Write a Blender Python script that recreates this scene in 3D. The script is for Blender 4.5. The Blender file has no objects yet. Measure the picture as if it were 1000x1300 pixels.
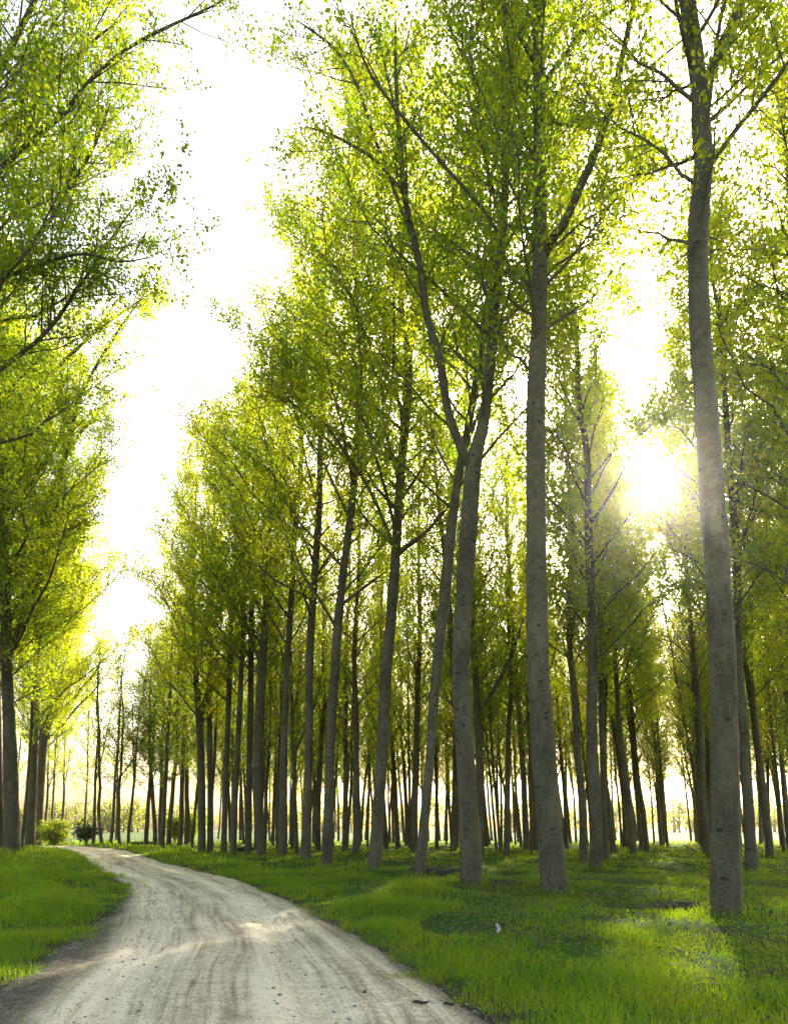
import bpy, math, random
import numpy as np
from mathutils import Vector

R = math.radians
rng = np.random.default_rng(11)
scene = bpy.context.scene
C = scene.collection

# ------------------------------------------------------------------ camera
CAM_H = 1.45
FPX = 900.0
PITCH = R(6.0)
HOR = 1052.0
PPY = HOR - FPX * math.tan(PITCH)
cam_d = bpy.data.cameras.new("camera")
cam = bpy.data.objects.new("camera", cam_d)
C.objects.link(cam)
cam.location = (0, 0, CAM_H)
cam.rotation_euler = (R(90) + PITCH, 0, 0)
cam_d.sensor_fit = 'HORIZONTAL'
cam_d.sensor_width = 36
cam_d.lens = 36 * FPX / 1000.0
cam_d.shift_y = (PPY - 650.0) / 1000.0
cam_d.clip_end = 3000
scene.camera = cam

LANE_AZ = math.atan2(338, 900)
SUN_AZ = R(21.5)
SUN_EL = R(25.6)

FW = np.array([0, math.cos(PITCH), math.sin(PITCH)])
UP = np.array([0, -math.sin(PITCH), math.cos(PITCH)])
RT = np.array([1.0, 0, 0])


def at(x, y, Y):
    """point of the place seen at photograph position x, y and standing Y metres ahead"""
    d = FW * FPX + RT * (x - 500) + UP * (PPY - y)
    return np.array([0, 0, CAM_H]) + d * (Y / d[1])


# ------------------------------------------------------------------ ground shape
ROAD = np.array([(-0.35, -14), (-0.45, -5), (-0.6, 0), (-1.0, 3), (-1.3, 5.3), (-1.6, 6.6), (-2.1, 8.8), (-2.8, 11.2),
                 (-3.88, 14.8), (-5.58, 19.2), (-8.3, 24.5), (-11.3, 30.3), (-15.2, 38.5), (-19.6, 47), (-25, 55), (-33, 62),
                 (-47, 67), (-75, 70)], float)


def catmull(P, n=12):
    out = []
    Q = np.vstack([2 * P[0] - P[1], P, 2 * P[-1] - P[-2]])
    for i in range(1, len(Q) - 2):
        p0, p1, p2, p3 = Q[i - 1], Q[i], Q[i + 1], Q[i + 2]
        for k in range(n):
            t = k / n
            out.append(0.5 * ((2 * p1) + (-p0 + p2) * t + (2 * p0 - 5 * p1 + 4 * p2 - p3) * t * t + (-p0 + 3 * p1 - 3 * p2 + p3) * t ** 3))
    out.append(Q[-2])
    return np.array(out)


ROADC = catmull(ROAD, 8)


def road_hw(y):
    return np.interp(y, [0, 6, 9, 12, 16, 24, 32, 50], [1.95, 1.95, 1.82, 1.6, 1.4, 1.38, 1.35, 1.5])


def road_dist(x, y):
    """signed distance to the road's centre line, positive on its right"""
    x = np.asarray(x, float); y = np.asarray(y, float)
    sh = x.shape
    x = x.ravel(); y = y.ravel()
    best = np.full(x.shape, 1e9); sg = np.ones(x.shape)
    for a, b in zip(ROADC[:-1], ROADC[1:]):
        d = b - a
        L2 = d @ d
        t = np.clip(((x - a[0]) * d[0] + (y - a[1]) * d[1]) / L2, 0, 1)
        dx = x - a[0] - t * d[0]; dy = y - a[1] - t * d[1]
        r = np.hypot(dx, dy)
        m = r < best
        best[m] = r[m]
        sg[m] = np.sign(d[1] * dx[m] - d[0] * dy[m])
    return (best * sg).reshape(sh)


def sstep(a, b, v):
    t = np.clip((v - a) / (b - a), 0, 1)
    return t * t * (3 - 2 * t)


_pr = np.random.default_rng(5)
_W = [(_pr.uniform(0.15, 0.5) * f, _pr.uniform(0, 6.28), _pr.uniform(0, 6.28)) for f in (1, 1, 2.2, 2.2, 4.5, 4.5, 8, 8)]
_A = [0.035, 0.035, 0.02, 0.02, 0.012, 0.012, 0.007, 0.007]


def bumps(x, y):
    z = np.zeros_like(np.asarray(x, float))
    for (k, th, ph), a in zip(_W, _A):
        z = z + a * np.sin((x * math.cos(th) + y * math.sin(th)) * k * 2.2 + ph)
    return z


def base_z(x, y, d=None):
    if d is None:
        d = road_dist(x, y)
    hw = road_hw(y)
    left = sstep(0.2, 5.5, -d - hw) * 0.5 * sstep(4, 14, np.asarray(y, float)) * (1 - sstep(50, 62, np.asarray(y, float)))
    right = sstep(0.0, 1.6, d - hw) * 0.08
    off = sstep(-0.3, 1.2, np.abs(d) - hw)
    return left + right + bumps(x, y) * (0.25 + 0.75 * off)


def ground_z(x, y):
    return float(base_z(np.array([x]), np.array([y]))[0])


def base_on_ground(px, py):
    Y = 1305.0 / max(py - HOR, 4)
    for _ in range(8):
        p = at(px, py, Y)
        z = ground_z(p[0], p[1])
        Y = 0.5 * Y + 0.5 * ((CAM_H - z) * 900.0 / max(py - HOR, 4))
    p = at(px, py, Y)
    return p[0], p[1], ground_z(p[0], p[1])


# ------------------------------------------------------------------ materials
def mat(name):
    m = bpy.data.materials.new(name)
    m.use_nodes = True
    nt = m.node_tree
    nt.nodes.clear()
    return m, nt, nt.nodes.new('ShaderNodeOutputMaterial')


def N(nt, kind, **kw):
    n = nt.nodes.new(kind)
    for k, v in kw.items():
        if k in n.inputs:
            n.inputs[k].default_value = v
        else:
            setattr(n, k, v)
    return n


def ramp(nt, fac, stops, interp='LINEAR'):
    r = nt.nodes.new('ShaderNodeValToRGB')
    r.color_ramp.interpolation = interp
    e = r.color_ramp.elements
    e[0].position, e[0].color = stops[0][0], (*stops[0][1], 1)
    e[1].position, e[1].color = stops[-1][0], (*stops[-1][1], 1)
    for p, c in stops[1:-1]:
        q = e.new(p); q.color = (*c, 1)
    nt.links.new(fac, r.inputs[0])
    return r


def mixc(nt, fac, a, b, blend='MIX'):
    m = nt.nodes.new('ShaderNodeMix')
    m.data_type = 'RGBA'; m.blend_type = blend
    for sock, v in ((m.inputs[0], fac), (m.inputs[6], a), (m.inputs[7], b)):
        if hasattr(v, 'is_output'):
            nt.links.new(v, sock)
        elif isinstance(v, (tuple, list)):
            sock.default_value = (*v, 1) if len(v) == 3 else v
        else:
            sock.default_value = v
    return m.outputs[2]


def math_n(nt, op, a, b=None, clamp=False):
    m = nt.nodes.new('ShaderNodeMath'); m.operation = op; m.use_clamp = clamp
    for i, v in enumerate((a, b)):
        if v is None:
            continue
        if hasattr(v, 'is_output'):
            nt.links.new(v, m.inputs[i])
        else:
            m.inputs[i].default_value = v
    return m.outputs[0]


def noise(nt, vec, scale, detail=4, rough=0.55, dist=0.0):
    n = N(nt, 'ShaderNodeTexNoise')
    n.inputs['Scale'].default_value = scale
    n.inputs['Detail'].default_value = detail
    n.inputs['Roughness'].default_value = rough
    n.inputs['Distortion'].default_value = dist
    if vec is not None:
        nt.links.new(vec, n.inputs['Vector'])
    return n.outputs['Fac']


def mapping(nt, vec, scale=(1, 1, 1), loc=(0, 0, 0)):
    m = N(nt, 'ShaderNodeMapping')
    m.inputs['Scale'].default_value = scale
    m.inputs['Location'].default_value = loc
    nt.links.new(vec, m.inputs['Vector'])
    return m.outputs['Vector']


def leaf_material(name, dif_a, dif_b, tr_a, tr_b, tr_fac=0.55, gloss=0.06, clump=0.55):
    m, nt, out = mat(name)
    geo = N(nt, 'ShaderNodeNewGeometry')
    oi = N(nt, 'ShaderNodeObjectInfo')
    cl = noise(nt, geo.outputs['Position'], clump, 3, 0.6)
    isl = geo.outputs['Random Per Island']
    f = math_n(nt, 'ADD', math_n(nt, 'MULTIPLY', cl, 1.5), math_n(nt, 'MULTIPLY', isl, 0.55))
    f = math_n(nt, 'ADD', f, math_n(nt, 'MULTIPLY', oi.outputs['Random'], 0.35))
    f = math_n(nt, 'SUBTRACT', f, 0.72, clamp=True)
    dc = mixc(nt, f, dif_a, dif_b)
    tc = mixc(nt, f, tr_a, tr_b)
    d = N(nt, 'ShaderNodeBsdfDiffuse'); nt.links.new(dc, d.inputs['Color'])
    t = N(nt, 'ShaderNodeBsdfTranslucent'); nt.links.new(tc, t.inputs['Color'])
    mx = N(nt, 'ShaderNodeMixShader'); mx.inputs[0].default_value = tr_fac
    nt.links.new(d.outputs[0], mx.inputs[1]); nt.links.new(t.outputs[0], mx.inputs[2])
    g = N(nt, 'ShaderNodeBsdfGlossy'); g.inputs['Roughness'].default_value = 0.38
    g.inputs['Color'].default_value = (0.8, 0.85, 0.8, 1)
    m2 = N(nt, 'ShaderNodeMixShader'); m2.inputs[0].default_value = gloss
    nt.links.new(mx.outputs[0], m2.inputs[1]); nt.links.new(g.outputs[0], m2.inputs[2])
    nt.links.new(m2.outputs[0], out.inputs['Surface'])
    return m


LEAF = leaf_material('poplar_leaf', (0.030, 0.09, 0.009), (0.075, 0.125, 0.009), (0.25, 0.47, 0.008), (0.78, 0.725, 0.010), 0.68, 0.03)
BUSH_LEAF = leaf_material('bush_leaf', (0.05, 0.09, 0.015), (0.09, 0.13, 0.02), (0.45, 0.6, 0.02), (0.75, 0.75, 0.03), 0.62)
DARK_LEAF = leaf_material('dark_bush_leaf', (0.02, 0.035, 0.012), (0.03, 0.045, 0.015), (0.03, 0.05, 0.01), (0.06, 0.08, 0.015), 0.3)
GRASS = leaf_material('grass_blade', (0.037, 0.122, 0.004), (0.12, 0.18, 0.008), (0.15, 0.43, 0.004), (0.52, 0.60, 0.012), 0.55, 0.02, 0.9)
STRAW = leaf_material('dry_grass_blade', (0.12, 0.11, 0.04), (0.22, 0.19, 0.08), (0.2, 0.2, 0.05), (0.4, 0.36, 0.12), 0.4, 0.02)
WEED = leaf_material('weed_leaf', (0.05, 0.1, 0.015), (0.09, 0.14, 0.02), (0.17, 0.28, 0.02), (0.3, 0.36, 0.04), 0.5, 0.015)
FARLEAF = leaf_material('far_leaf', (0.07, 0.1, 0.02), (0.09, 0.11, 0.02), (0.3, 0.34, 0.03), (0.42, 0.42, 0.04), 0.5)


def bark_material(name, lo, mid, hi, moss=0.25):
    m, nt, out = mat(name)
    tc = N(nt, 'ShaderNodeTexCoord').outputs['Object']
    oi = N(nt, 'ShaderNodeObjectInfo').outputs['Random']
    off = N(nt, 'ShaderNodeVectorMath', operation='ADD')
    cmb = N(nt, 'ShaderNodeCombineXYZ')
    nt.links.new(math_n(nt, 'MULTIPLY', oi, 37.0), cmb.inputs[2])
    nt.links.new(tc, off.inputs[0]); nt.links.new(cmb.outputs[0], off.inputs[1])
    v = off.outputs[0]
    big = noise(nt, mapping(nt, v, (1.2, 1.2, 0.6)), 1.6, 4, 0.6)
    rings = noise(nt, mapping(nt, v, (1.8, 1.8, 9)), 2.2, 6, 0.7, 0.6)
    vert = noise(nt, mapping(nt, v, (14, 14, 1.6)), 2.0, 5, 0.65, 0.4)
    fine = noise(nt, v, 60, 4, 0.7)
    vf = N(nt, 'ShaderNodeTexVoronoi', feature='DISTANCE_TO_EDGE'); vf.inputs['Scale'].default_value = 1.0
    wv = N(nt, 'ShaderNodeVectorMath', operation='ADD')
    nz = N(nt, 'ShaderNodeTexNoise'); nz.inputs['Scale'].default_value = 3.0; nt.links.new(v, nz.inputs['Vector'])
    nt.links.new(v, wv.inputs[0]); nt.links.new(nz.outputs['Color'], wv.inputs[1])
    nt.links.new(mapping(nt, wv.outputs[0], (22, 22, 2.6)), vf.inputs['Vector'])
    furrow = ramp(nt, vf.outputs['Distance'], [(0.0, (0, 0, 0)), (0.16, (1, 1, 1))]).outputs[0]
    vert = math_n(nt, 'ADD', math_n(nt, 'MULTIPLY', vert, 0.72), math_n(nt, 'MULTIPLY', furrow, 0.22))
    # smooth pale upper bark with ring marks, rough furrowed bark towards the foot
    sep = N(nt, 'ShaderNodeSeparateXYZ'); nt.links.new(tc, sep.inputs[0])
    foot = N(nt, 'ShaderNodeMapRange'); foot.inputs['From Min'].default_value = 0.0; foot.inputs['From Max'].default_value = 4.5
    foot.inputs['To Min'].default_value = 1.0; foot.inputs['To Max'].default_value = 0.0
    nt.links.new(math_n(nt, 'ADD', sep.outputs[2], math_n(nt, 'MULTIPLY', big, 1.0)), foot.inputs[0])
    blot = noise(nt, mapping(nt, v, (3.0, 3.0, 2.2)), 2.6, 6, 0.7, 0.5)
    rings = math_n(nt, 'ADD', math_n(nt, 'MULTIPLY', rings, 0.38), math_n(nt, 'MULTIPLY', blot, 0.62))
    tex = mixc(nt, foot.outputs[0], rings, vert)
    f = math_n(nt, 'ADD', math_n(nt, 'MULTIPLY', tex, 0.6), math_n(nt, 'MULTIPLY', big, 0.4))
    f = math_n(nt, 'ADD', f, math_n(nt, 'MULTIPLY', fine, 0.2))
    col = ramp(nt, f, [(0.40, lo), (0.54, mid), (0.70, hi)]).outputs[0]
    # greenish film in patches
    al = ramp(nt, noise(nt, mapping(nt, v, (1, 1, 0.4)), 1.1, 3), [(0.45, (0, 0, 0)), (0.7, (1, 1, 1))]).outputs[0]
    col = mixc(nt, math_n(nt, 'MULTIPLY', al, moss), col, (0.13, 0.14, 0.065))
    # dark lens-shaped scars where twigs were shed
    vo = N(nt, 'ShaderNodeTexVoronoi'); vo.inputs['Scale'].default_value = 1.0
    nt.links.new(mapping(nt, v, (2.7, 2.7, 4.6)), vo.inputs['Vector'])
    wob = math_n(nt, 'ADD', vo.outputs['Distance'], math_n(nt, 'MULTIPLY', noise(nt, v, 14, 2), 0.12))
    sc = ramp(nt, wob, [(0.17, (1, 1, 1)), (0.24, (0, 0, 0))]).outputs[0]
    vo2 = N(nt, 'ShaderNodeTexVoronoi'); vo2.inputs['Scale'].default_value = 1.0
    nt.links.new(mapping(nt, v, (7, 7, 26)), vo2.inputs['Vector'])
    sc2 = ramp(nt, vo2.outputs['Distance'], [(0.12, (1, 1, 1)), (0.2, (0, 0, 0))]).outputs[0]
    scar = math_n(nt, 'ADD', math_n(nt, 'MULTIPLY', sc, 0.75), math_n(nt, 'MULTIPLY', sc2, 0.55), clamp=True)
    col = mixc(nt, scar, col, (0.03, 0.027, 0.02))
    b = N(nt, 'ShaderNodeBsdfPrincipled')
    b.inputs['Roughness'].default_value = 0.85
    b.inputs['Specular IOR Level'].default_value = 0.25
    nt.links.new(col, b.inputs['Base Color'])
    bp = N(nt, 'ShaderNodeBump'); bp.inputs['Strength'].default_value = 0.8; bp.inputs['Distance'].default_value = 0.02
    hh = math_n(nt, 'SUBTRACT', math_n(nt, 'ADD', tex, math_n(nt, 'MULTIPLY', fine, 0.25)), math_n(nt, 'MULTIPLY', scar, 0.4))
    nt.links.new(hh, bp.inputs['Height']); nt.links.new(bp.outputs[0], b.inputs['Normal'])
    nt.links.new(b.outputs[0], out.inputs['Surface'])
    return m


BARK = bark_material('poplar_bark', (0.028, 0.021, 0.010), (0.098, 0.075, 0.039), (0.19, 0.152, 0.088))
TWIG = bark_material('twig_bark', (0.07, 0.06, 0.045), (0.13, 0.115, 0.085), (0.2, 0.18, 0.14), 0.1)


def simple_mat(name, a, b, scale, rough=0.9, bump=0.4):
    m, nt, out = mat(name)
    tc = N(nt, 'ShaderNodeTexCoord').outputs['Object']
    f = noise(nt, tc, scale, 6, 0.65)
    col = ramp(nt, f, [(0.3, a), (0.7, b)]).outputs[0]
    p = N(nt, 'ShaderNodeBsdfPrincipled'); p.inputs['Roughness'].default_value = rough
    p.inputs['Specular IOR Level'].default_value = 0.2
    nt.links.new(col, p.inputs['Base Color'])
    bp = N(nt, 'ShaderNodeBump'); bp.inputs['Strength'].default_value = bump; bp.inputs['Distance'].default_value = 0.03
    nt.links.new(f, bp.inputs['Height']); nt.links.new(bp.outputs[0], p.inputs['Normal'])
    nt.links.new(p.outputs[0], out.inputs['Surface'])
    return m


OLDWOOD = simple_mat('weathered_wood', (0.035, 0.03, 0.022), (0.09, 0.078, 0.058), 9)
STONE = simple_mat('dark_stone', (0.04, 0.04, 0.036), (0.12, 0.115, 0.1), 12)
PEBBLE = simple_mat('road_gravel', (0.10, 0.088, 0.062), (0.36, 0.325, 0.25), 5)
SOIL = simple_mat('litter_soil', (0.03, 0.026, 0.017), (0.10, 0.085, 0.055), 14, 0.95, 0.8)
DEADLEAF = simple_mat('dead_leaf', (0.08, 0.06, 0.035), (0.2, 0.16, 0.1), 6)
WHITE = simple_mat('white_petal', (0.7, 0.7, 0.68), (0.85, 0.85, 0.82), 8, 0.7, 0.1)


def ground_material():
    m, nt, out = mat('meadow_floor')
    pos = N(nt, 'ShaderNodeNewGeometry').outputs['Position']
    a = noise(nt, pos, 0.35, 5, 0.6)
    b = noise(nt, pos, 3.5, 6, 0.65)
    c = noise(nt, pos, 28, 5, 0.7)
    f = math_n(nt, 'ADD', math_n(nt, 'MULTIPLY', a, 0.5), math_n(nt, 'MULTIPLY', b, 0.5))
    green = ramp(nt, c, [(0.3, (0.02, 0.05, 0.008)), (0.55, (0.05, 0.11, 0.014)), (0.8, (0.1, 0.16, 0.025))]).outputs[0]
    brown = ramp(nt, c, [(0.3, (0.025, 0.022, 0.014)), (0.7, (0.11, 0.09, 0.055))]).outputs[0]
    k = ramp(nt, f, [(0.5, (0, 0, 0)), (0.62, (1, 1, 1))]).outputs[0]
    col = mixc(nt, k, green, brown)
    at_ = N(nt, 'ShaderNodeAttribute'); at_.attribute_name = 'verge'
    col = mixc(nt, at_.outputs['Fac'], col, brown)
    p = N(nt, 'ShaderNodeBsdfPrincipled'); p.inputs['Roughness'].default_value = 0.95
    p.inputs['Specular IOR Level'].default_value = 0.1
    nt.links.new(col, p.inputs['Base Color'])
    bp = N(nt, 'ShaderNodeBump'); bp.inputs['Strength'].default_value = 0.9; bp.inputs['Distance'].default_value = 0.05
    nt.links.new(math_n(nt, 'ADD', b, c), bp.inputs['Height']); nt.links.new(bp.outputs[0], p.inputs['Normal'])
    nt.links.new(p.outputs[0], out.inputs['Surface'])
    return m


def road_material():
    m, nt, out = mat('gravel_track')
    uv = N(nt, 'ShaderNodeUVMap').outputs['UV']       # u metres across, v metres along
    pos = N(nt, 'ShaderNodeNewGeometry').outputs['Position']
    sep = N(nt, 'ShaderNodeSeparateXYZ'); nt.links.new(uv, sep.inputs[0])
    wv = noise(nt, mapping(nt, uv, (0.5, 0.09, 1)), 1.0, 3)
    uu = math_n(nt, 'ADD', sep.outputs[0], math_n(nt, 'MULTIPLY', math_n(nt, 'SUBTRACT', wv, 0.5), 0.8))
    cu = N(nt, 'ShaderNodeCombineXYZ'); nt.links.new(uu, cu.inputs[0]); nt.links.new(sep.outputs[1], cu.inputs[1])
    streak = noise(nt, mapping(nt, cu.outputs[0], (2.2, 0.10, 1)), 1.6, 6, 0.62, 0.2)
    streak2 = noise(nt, mapping(nt, cu.outputs[0], (9, 0.25, 1)), 1.6, 5, 0.65, 0.3)
    big = noise(nt, pos, 0.8, 5, 0.6)
    med = noise(nt, pos, 7, 6, 0.7)
    fine = noise(nt, pos, 48, 5, 0.75)
    # tyre lug prints: short cross bars broken up along the wheel tracks
    wave = N(nt, 'ShaderNodeTexWave', wave_type='BANDS', bands_direction='Y')
    wave.inputs['Scale'].default_value = 2.4; wave.inputs['Distortion'].default_value = 6.0
    wave.inputs['Detail'].default_value = 3; wave.inputs['Detail Scale'].default_value = 2.5
    nt.links.new(cu.outputs[0], wave.inputs['Vector'])
    lug = math_n(nt, 'MULTIPLY', wave.outputs['Fac'], ramp(nt, streak2, [(0.48, (0, 0, 0)), (0.62, (1, 1, 1))]).outputs[0])
    f = math_n(nt, 'ADD', math_n(nt, 'MULTIPLY', streak, 0.46), math_n(nt, 'MULTIPLY', streak2, 0.36))
    f = math_n(nt, 'ADD', f, math_n(nt, 'MULTIPLY', big, 0.18))
    f = math_n(nt, 'ADD', f, math_n(nt, 'MULTIPLY', med, 0.22))
    f = math_n(nt, 'ADD', f, math_n(nt, 'MULTIPLY', math_n(nt, 'SUBTRACT', fine, 0.5), 0.6))
    f = math_n(nt, 'SUBTRACT', f, math_n(nt, 'MULTIPLY', lug, 0.05))
    ua = math_n(nt, 'ABSOLUTE', math_n(nt, 'ADD', uu, 0.12))
    wt = math_n(nt, 'ABSOLUTE', math_n(nt, 'SUBTRACT', ua, 0.78))
    wheel = ramp(nt, wt, [(0.05, (1, 1, 1)), (0.42, (0, 0, 0))], 'EASE').outputs[0]
    f = math_n(nt, 'ADD', f, math_n(nt, 'MULTIPLY', math_n(nt, 'SUBTRACT', wheel, 0.1), 0.085))
    col = ramp(nt, f, [(0.44, (0.14, 0.11, 0.06)), (0.535, (0.34, 0.28, 0.165)), (0.605, (0.56, 0.48, 0.31)), (0.70, (0.80, 0.70, 0.48))]).outputs[0]
    # dark loose soil along both edges
    ed = N(nt, 'ShaderNodeAttribute'); ed.attribute_name = 'edge'
    e = math_n(nt, 'ADD', ed.outputs['Fac'], math_n(nt, 'MULTIPLY', math_n(nt, 'SUBTRACT', med, 0.5), 0.9))
    e = math_n(nt, 'ADD', e, math_n(nt, 'MULTIPLY', math_n(nt, 'SUBTRACT', big, 0.5), 0.8))
    ef = ramp(nt, e, [(0.38, (0, 0, 0)), (0.78, (1, 1, 1))]).outputs[0]
    soil = ramp(nt, math_n(nt, 'ADD', math_n(nt, 'MULTIPLY', fine, 0.65), math_n(nt, 'MULTIPLY', med, 0.35)), [(0.36, (0.022, 0.018, 0.011)), (0.5, (0.085, 0.07, 0.044)), (0.62, (0.30, 0.265, 0.19))]).outputs[0]
    col = mixc(nt, ef, col, soil)
    p = N(nt, 'ShaderNodeBsdfPrincipled'); p.inputs['Roughness'].default_value = 0.9
    p.inputs['Specular IOR Level'].default_value = 0.2
    nt.links.new(col, p.inputs['Base Color'])
    bp = N(nt, 'ShaderNodeBump'); bp.inputs['Strength'].default_value = 0.9; bp.inputs['Distance'].default_value = 0.045
    h = math_n(nt, 'ADD', math_n(nt, 'MULTIPLY', streak2, 0.7), math_n(nt, 'MULTIPLY', med, 0.35))
    h = math_n(nt, 'ADD', h, math_n(nt, 'MULTIPLY', fine, 0.28))
    h = math_n(nt, 'SUBTRACT', h, math_n(nt, 'MULTIPLY', lug, 0.2))
    nt.links.new(h, bp.inputs['Height']); nt.links.new(bp.outputs[0], p.inputs['Normal'])
    nt.links.new(p.outputs[0], out.inputs['Surface'])
    return m


GROUND = ground_material()
ROADM = road_material()


# ------------------------------------------------------------------ mesh helpers
class MB:
    """collects quads, builds ONE mesh"""
    def __init__(s):
        s.v = []; s.f = []; s.m = []; s.n = 0

    def add(s, v, f, mi=0):
        v = np.asarray(v, np.float32).reshape(-1, 3); f = np.asarray(f, np.int32).reshape(-1, 4)
        s.v.append(v); s.f.append(f + s.n); s.m.append(np.full(len(f), mi, np.int32)); s.n += len(v)

    def mesh(s, name, mats, origin=(0, 0, 0), smooth=True, attrs=None, uv=None):
        me = bpy.data.meshes.new(name)
        if s.n:
            v = np.concatenate(s.v) - np.asarray(origin, np.float32); f = np.concatenate(s.f); mi = np.concatenate(s.m)
            me.vertices.add(len(v)); me.vertices.foreach_set('co', v.ravel().astype(np.float32))
            me.loops.add(f.size); me.loops.foreach_set('vertex_index', f.ravel())
            me.polygons.add(len(f))
            me.polygons.foreach_set('loop_start', np.arange(0, f.size, 4, dtype=np.int32))
            me.update(calc_edges=True)
            me.polygons.foreach_set('material_index', mi)
            me.polygons.foreach_set('use_smooth', np.full(len(f), smooth))
            if uv is not None:
                ul = me.uv_layers.new(name='UVMap')
                ul.data.foreach_set('uv', np.asarray(uv, np.float32)[f.ravel()].ravel())
            for k, a in (attrs or {}).items():
                at_ = me.attributes.new(k, 'FLOAT', 'POINT')
                at_.data.foreach_set('value', np.asarray(a, np.float32))
        for m in mats:
            me.materials.append(m)
        return me


def link(name, me, parent=None, loc=(0, 0, 0)):
    o = bpy.data.objects.new(name, me)
    C.objects.link(o)
    o.location = loc
    if parent is not None:
        o.parent = parent
    return o


def tag(o, label=None, cat=None, group=None, kind=None):
    if label: o['label'] = label
    if cat: o['category'] = cat
    if group: o['group'] = group
    if kind: o['kind'] = kind
    return o


def empty(name, loc):
    o = bpy.data.objects.new(name, None)
    o.empty_display_size = 0.3
    C.objects.link(o)
    o.location = tuple(float(v) for v in loc)
    return o


def frames(P):
    T = np.gradient(P, axis=0)
    T /= np.linalg.norm(T, axis=1, keepdims=True) + 1e-9
    a = np.array([1.0, 0, 0]) if abs(T[0][0]) < 0.8 else np.array([0, 1.0, 0])
    U = []
    u = a - T[0] * (a @ T[0]); u /= np.linalg.norm(u)
    for t in T:
        u = u - t * (u @ t); u /= np.linalg.norm(u) + 1e-9
        U.append(u)
    U = np.array(U)
    return T, U, np.cross(T, U)


def tube(mb, P, r, sides=8, mi=0, rough=None):
    P = np.asarray(P, float); r = np.asarray(r, float)
    T, U, V = frames(P)
    a = np.linspace(0, 2 * math.pi, sides, endpoint=False)
    rr = r[:, None] * (np.ones((1, sides)) if rough is None else rough)
    pts = P[:, None, :] + rr[..., None] * (U[:, None, :] * np.cos(a)[None, :, None] + V[:, None, :] * np.sin(a)[None, :, None])
    n = len(P)
    i = np.arange(n - 1)[:, None] * sides; j = np.arange(sides)[None, :]; j2 = (j + 1) % sides
    f = np.stack([i + j, i + j2, i + sides + j2, i + sides + j], -1)
    mb.add(pts.reshape(-1, 3), f.reshape(-1, 4), mi)


def smooth_path(P, r, step=0.35):
    """even, rounded resampling of a traced path"""
    P = np.asarray(P, float); r = np.asarray(r, float)
    Q = np.column_stack([P, r])
    D = catmull(Q, 10)
    s = np.concatenate([[0], np.cumsum(np.linalg.norm(np.diff(D[:, :3], axis=0), axis=1))])
    n = max(4, int(s[-1] / step))
    t = np.linspace(0, s[-1], n)
    D = np.column_stack([np.interp(t, s, D[:, k]) for k in range(4)])
    return D[:, :3], np.maximum(D[:, 3], 0.004)


def unit(v):
    v = np.asarray(v, float)
    return v / (np.linalg.norm(v, axis=-1, keepdims=True) + 1e-9)


def add_leaves(mb, cen, size, rg, mi=1, hang=0.5):
    n = len(cen)
    ax = unit(rg.normal(size=(n, 3)) + np.array([0, 0, -hang]))
    sd = unit(np.cross(ax, rg.normal(size=(n, 3))))
    L = size * rg.uniform(0.5, 1.35, n)[:, None]
    nm = np.cross(ax, sd)
    v = np.stack([cen - ax * L * 0.42, cen + sd * L * 0.43 - ax * L * 0.08 + nm * L * 0.09, cen + ax * L * 0.58, cen - sd * L * 0.43 - ax * L * 0.08 + nm * L * 0.09], 1)
    f = np.arange(n * 4).reshape(-1, 4)
    mb.add(v.reshape(-1, 3), f, mi)


# ------------------------------------------------------------------ poplars
DENS = 1.5
LANE_DIR = np.array([math.sin(LANE_AZ), math.cos(LANE_AZ)])      # a planting lane of the wood runs towards the low sun
LANE_NRM = np.array([math.cos(LANE_AZ), -math.sin(LANE_AZ)])


def twig_on(path, rad, t0, t1, n, length, rg, wood, leaves, per_m, lsize, spread=0.12, ang=(35, 70), up=0.25):
    """side twigs with leaf clusters along a branch"""
    s = np.linspace(0, 1, len(path))
    for t in rg.uniform(t0, t1, n):
        p = np.array([np.interp(t, s, path[:, k]) for k in range(3)])
        q = np.array([np.interp(min(t + 0.04, 1), s, path[:, k]) for k in range(3)])
        q0 = np.array([np.interp(max(t - 0.04, 0), s, path[:, k]) for k in range(3)])
        d = unit(q - q0)
        w = unit(np.cross(d, rg.normal(size=3)))
        a = R(rg.uniform(*ang))
        e = unit(d * math.cos(a) + w * math.sin(a) + np.array([0, 0, up]))
        L = length * rg.uniform(0.55, 1.3) * (1.1 - 0.5 * t)
        k = np.linspace(0, 1, 4)[:, None]
        tp = p + e * L * k + np.array([0, 0, 0.10 * L]) * k * k + rg.normal(size=(4, 3)) * 0.03 * L * k
        tube(wood, tp, np.linspace(0.012, 0.004, 4) * (0.6 + 0.5 * L), 3, 0)
        nl = int(per_m * DENS * L * rg.uniform(0.6, 1.3))
        u = rg.uniform(0.18, 1.06, nl) ** 0.8
        c = np.column_stack([np.interp(u, k.ravel(), tp[:, i]) for i in range(3)])
        leaves.append(c + rg.normal(size=(nl, 3)) * spread * (0.7 + 0.4 * L))


# where sunbeams come down through the leaves: (ground point, width, spread)
OPENINGS = [(0, 0, CAM_H, 0.5, 0.018), (3.85, 9.7, 0, 1.0, 0.006), (3.5, 8.5, 0, 0.9, 0.006), (5.6, 9.9, 0, 0.9, 0.006), (6.9, 12.2, 0, 0.9, 0.006), (8.1, 17.5, 0, 0.9, 0.006), (5.9, 14.2, 0, 0.9, 0.006)]


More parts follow.
